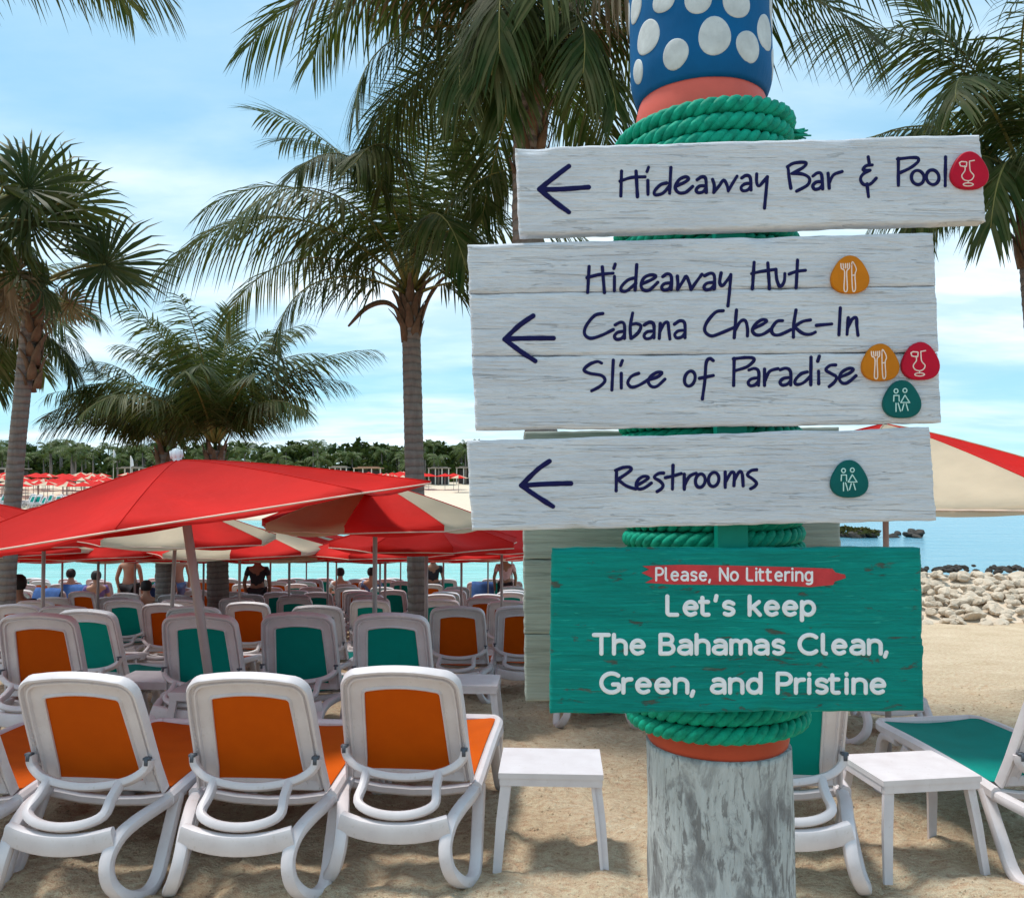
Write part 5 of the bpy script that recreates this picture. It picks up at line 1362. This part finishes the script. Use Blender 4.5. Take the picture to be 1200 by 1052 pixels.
def badge(px, py, w, mat, icon, lm, parent, label, sc=.155, yb=YF):
    mb = MB(); n = 44; out = []
    for i in range(n):
        a = 2*math.pi*i/n + math.pi/2; r_ = 1 + .075*math.cos(3*(a - math.pi/2)) ; out.append((r_*math.cos(a)*.985, r_*math.sin(a) - .0))
    c = P(px, py, yb); h = w/2/F*yb; vs = []; fs = []
    for k, (q, l) in enumerate(((1.0, -.001), (1.0, .0055), (.955, .0072), (.5, .0072), (0.0, .0072))):
        for x, z in out: vs.append((c.x + x*h*q - O.x, yb - O.y - l, c.z + z*h*q))
    for k in range(4):
        for i in range(n): i2 = (i+1) % n; fs.append((k*n+i, (k+1)*n+i, (k+1)*n+i2, k*n+i2))
    mb.add(vs, fs, 0)
    st = [([(px + x*sc*w/45, py + y*sc*w/45) for x, y in s_], len(s_) > 6) for s_ in icon]
    # icon strokes stand on the badge face
    yb2 = yb - .0072
    k = yb2/yb; st2 = st
    strokes_mesh(st2, 1.35, yf=yb2, lift=.0003, hgt=.0006, vary=.05, mb=mb, mi=1)
    o = mb.build('badge', [mat, lm], parent, auto=40); o['label'] = label
badge(1134.5, 202.5, 45, M['b_red'], COCK, M['b_line'], b1, 'red badge with a cocktail glass')
badge(995, 324, 45, M['b_or'], FORK, M['b_line'], b2, 'upper orange badge with fork and knife')
badge(1030.5, 426.5, 44, M['b_or'], FORK, M['b_line'], b2, 'lower orange badge with fork and knife', yb=YF-.0004)
badge(1077.5, 425, 44.5, M['b_red'], COCK, M['b_line'], b2, 'red badge with a cocktail glass', yb=YF-.0008)
badge(1055.8, 469.5, 44.5, M['b_teal'], REST, M['b_line2'], b2, 'teal badge with a man and a woman', yb=YF-.0012)
badge(994.2, 562.5, 44, M['b_teal'], REST, M['b_line2'], b3, 'teal badge with a man and a woman')
# ---- rounded sans lettering for the green board
def A_(cx_, cy_, rx, ry, a0, a1, n=12): return [(cx_ + rx*math.cos(R(a0 + (a1-a0)*i/n)), cy_ + ry*math.sin(R(a0 + (a1-a0)*i/n))) for i in range(n+1)]
XH = .70
GL = {
 'L': (.50, [[(0,1),(0,.12)] + A_(.12,.12,.12,.12,180,270,4) + [(.42,0)]]), 'l': (.20, [[(0,1),(0,.14)] + A_(.13,.13,.13,.13,180,270,4)]),
 'e': (.56, [[(.02,.37),(.54,.37)] + A_(.28,.35,.26,.35,5,300,16) + [(.47,.08)]]),
 't': (.36, [[(0,.92),(0,.14)] + A_(.14,.13,.14,.13,180,275,4) + [(.26,.01)], [(-.10,XH),(.24,XH)]]),
 "'": (.10, [[(.02,1.02),(-.02,.78)]]), ',': (.10, [[(.02,.06),(-.04,-.16)]]), ' ': (.24, []),
 's': (.44, [[(.42,.60)] + A_(.22,.52,.19,.18,50,215,7) + A_(.22,.18,.21,.18,60,-140,8)]),
 'k': (.46, [[(0,1),(0,0)], [(.40,XH),(.04,.33)], [(.14,.42),(.44,0)]]),
 'p': (.56, [[(0,XH),(0,-.28)], A_(.26,.35,.26,.35,180,-180,20)]), 'T': (.62, [[(0,1),(.62,1)], [(.31,1),(.31,0)]]),
 'h': (.50, [[(0,1),(0,0)], [(0,.42)] + A_(.25,.45,.25,.25,180,0,8) + [(.50,0)]]), 'n': (.50, [[(0,XH),(0,0)], [(0,.42)] + A_(.25,.45,.25,.25,180,0,8) + [(.50,0)]]),
 'm': (.80, [[(0,XH),(0,0)], [(0,.46)] + A_(.20,.48,.20,.22,180,0,7) + [(.40,0)], [(.40,.46)] + A_(.60,.48,.20,.22,180,0,7) + [(.80,0)]]),
 'B': (.56, [[(0,0),(0,1)], [(0,1),(.28,1)] + A_(.28,.76,.22,.24,90,-90,8) + [(0,.52)], [(.28,.52)] + A_(.30,.26,.25,.26,90,-90,8) + [(0,0)]]),
 'a': (.52, [[(.08,.64)] + A_(.26,.46,.25,.24,110,0,7) + [(.51,0)], [(.51,.38)] + A_(.24,.20,.24,.20,80,340,12) + [(.51,.16)]]),
 'C': (.76, [A_(.42,.5,.42,.5,48,312,18)]), 'G': (.68, [A_(.42,.5,.42,.5,50,320,18) + [(.72,.18),(.72,.42),(.48,.42)]]),
 'r': (.32, [[(0,XH),(0,0)], [(0,.40)] + A_(.24,.42,.24,.27,180,80,6) + [(.32,.69)]]), 'd': (.54, [[(.52,1),(.52,0)], A_(.26,.35,.26,.35,0,360,20)]),
 'P': (.52, [[(0,0),(0,1)], [(0,1),(.28,1)] + A_(.28,.72,.26,.28,90,-90,8) + [(0,.44)]]), 'i': (.06, [[(0,XH),(0,.0)], [(0,.96),(0,.985)]]),
 'N': (.62, [[(0,0),(0,1)], [(0,1),(.62,0)], [(.62,0),(.62,1)]]), 'o': (.56, [A_(.28,.35,.28,.35,0,360,20)]), 'g': (.54, [A_(.26,.35,.26,.35,0,360,20), [(.52,XH),(.52,-.08)] + A_(.27,-.08,.25,.20,0,-130,8)]),
}
def sans(text, x0, x1, yb0, yb1, cap, sw, gap=.235):
    tot = 0; pos = []
    for ch in text:
        pos.append(tot); tot += GL[ch][0] + gap
    tot -= gap; k = (x1-x0-sw)/tot; st = []
    for ch, p in zip(text, pos):
        st.append([])
        for g in GL[ch][1]:
            q = [(x0 + sw/2 + (p + x)*k, yb0 + (yb1-yb0)*(p/tot) - sw/2 - y*(cap-sw)) for x, y in g]
            st[-1].append((q, False))
    return [g for g in st if g]
tx = sans("Let's keep", 779.5, 957.5, 722.5, 722.5, 26.5, 5.0, .22) + sans("The Bahamas Clean,", 693.5, 1043.5, 768, 768, 27, 5.2, .22) + sans("Green, and Pristine", 702, 1039.5, 813.5, 814, 27.5, 5.2, .22)
for g in tx: strokes_mesh(g, 4.9, vary=.06).build('letter', M['letter'], b4)
# brush stroke banner
bn = [(753,663),(764,662.5),(800,661.5),(860,662.5),(920,664),(975,666),(979,670.5),(990,673),(991,677),(978,681),(976,685),(950,687.5),(905,685.5),(850,685),(790,684.5),(756,682.5),(766,677.5),(752,671),(761,667)]
mb = MB(); n = len(bn); vs = []
for l in (-.0012, .0010):
    for x, y in bn: p = P(x, y, YF); vs.append((p.x - O.x, YF - O.y - l, p.z))
fs = [tuple(n + i for i in range(n))] + [(i, (i+1) % n, n + (i+1) % n, n + i) for i in range(n)]
mb.add(vs, fs); mb.build('brush_banner', M['banner'], b4, False)
for g in sans("Please, No Littering", 767.5, 953, 681, 681.5, 17, 2.7, .24): strokes_mesh(g, 2.55, lift=.0014, hgt=.0003, vary=.05).build('letter', M['letter'], b4)
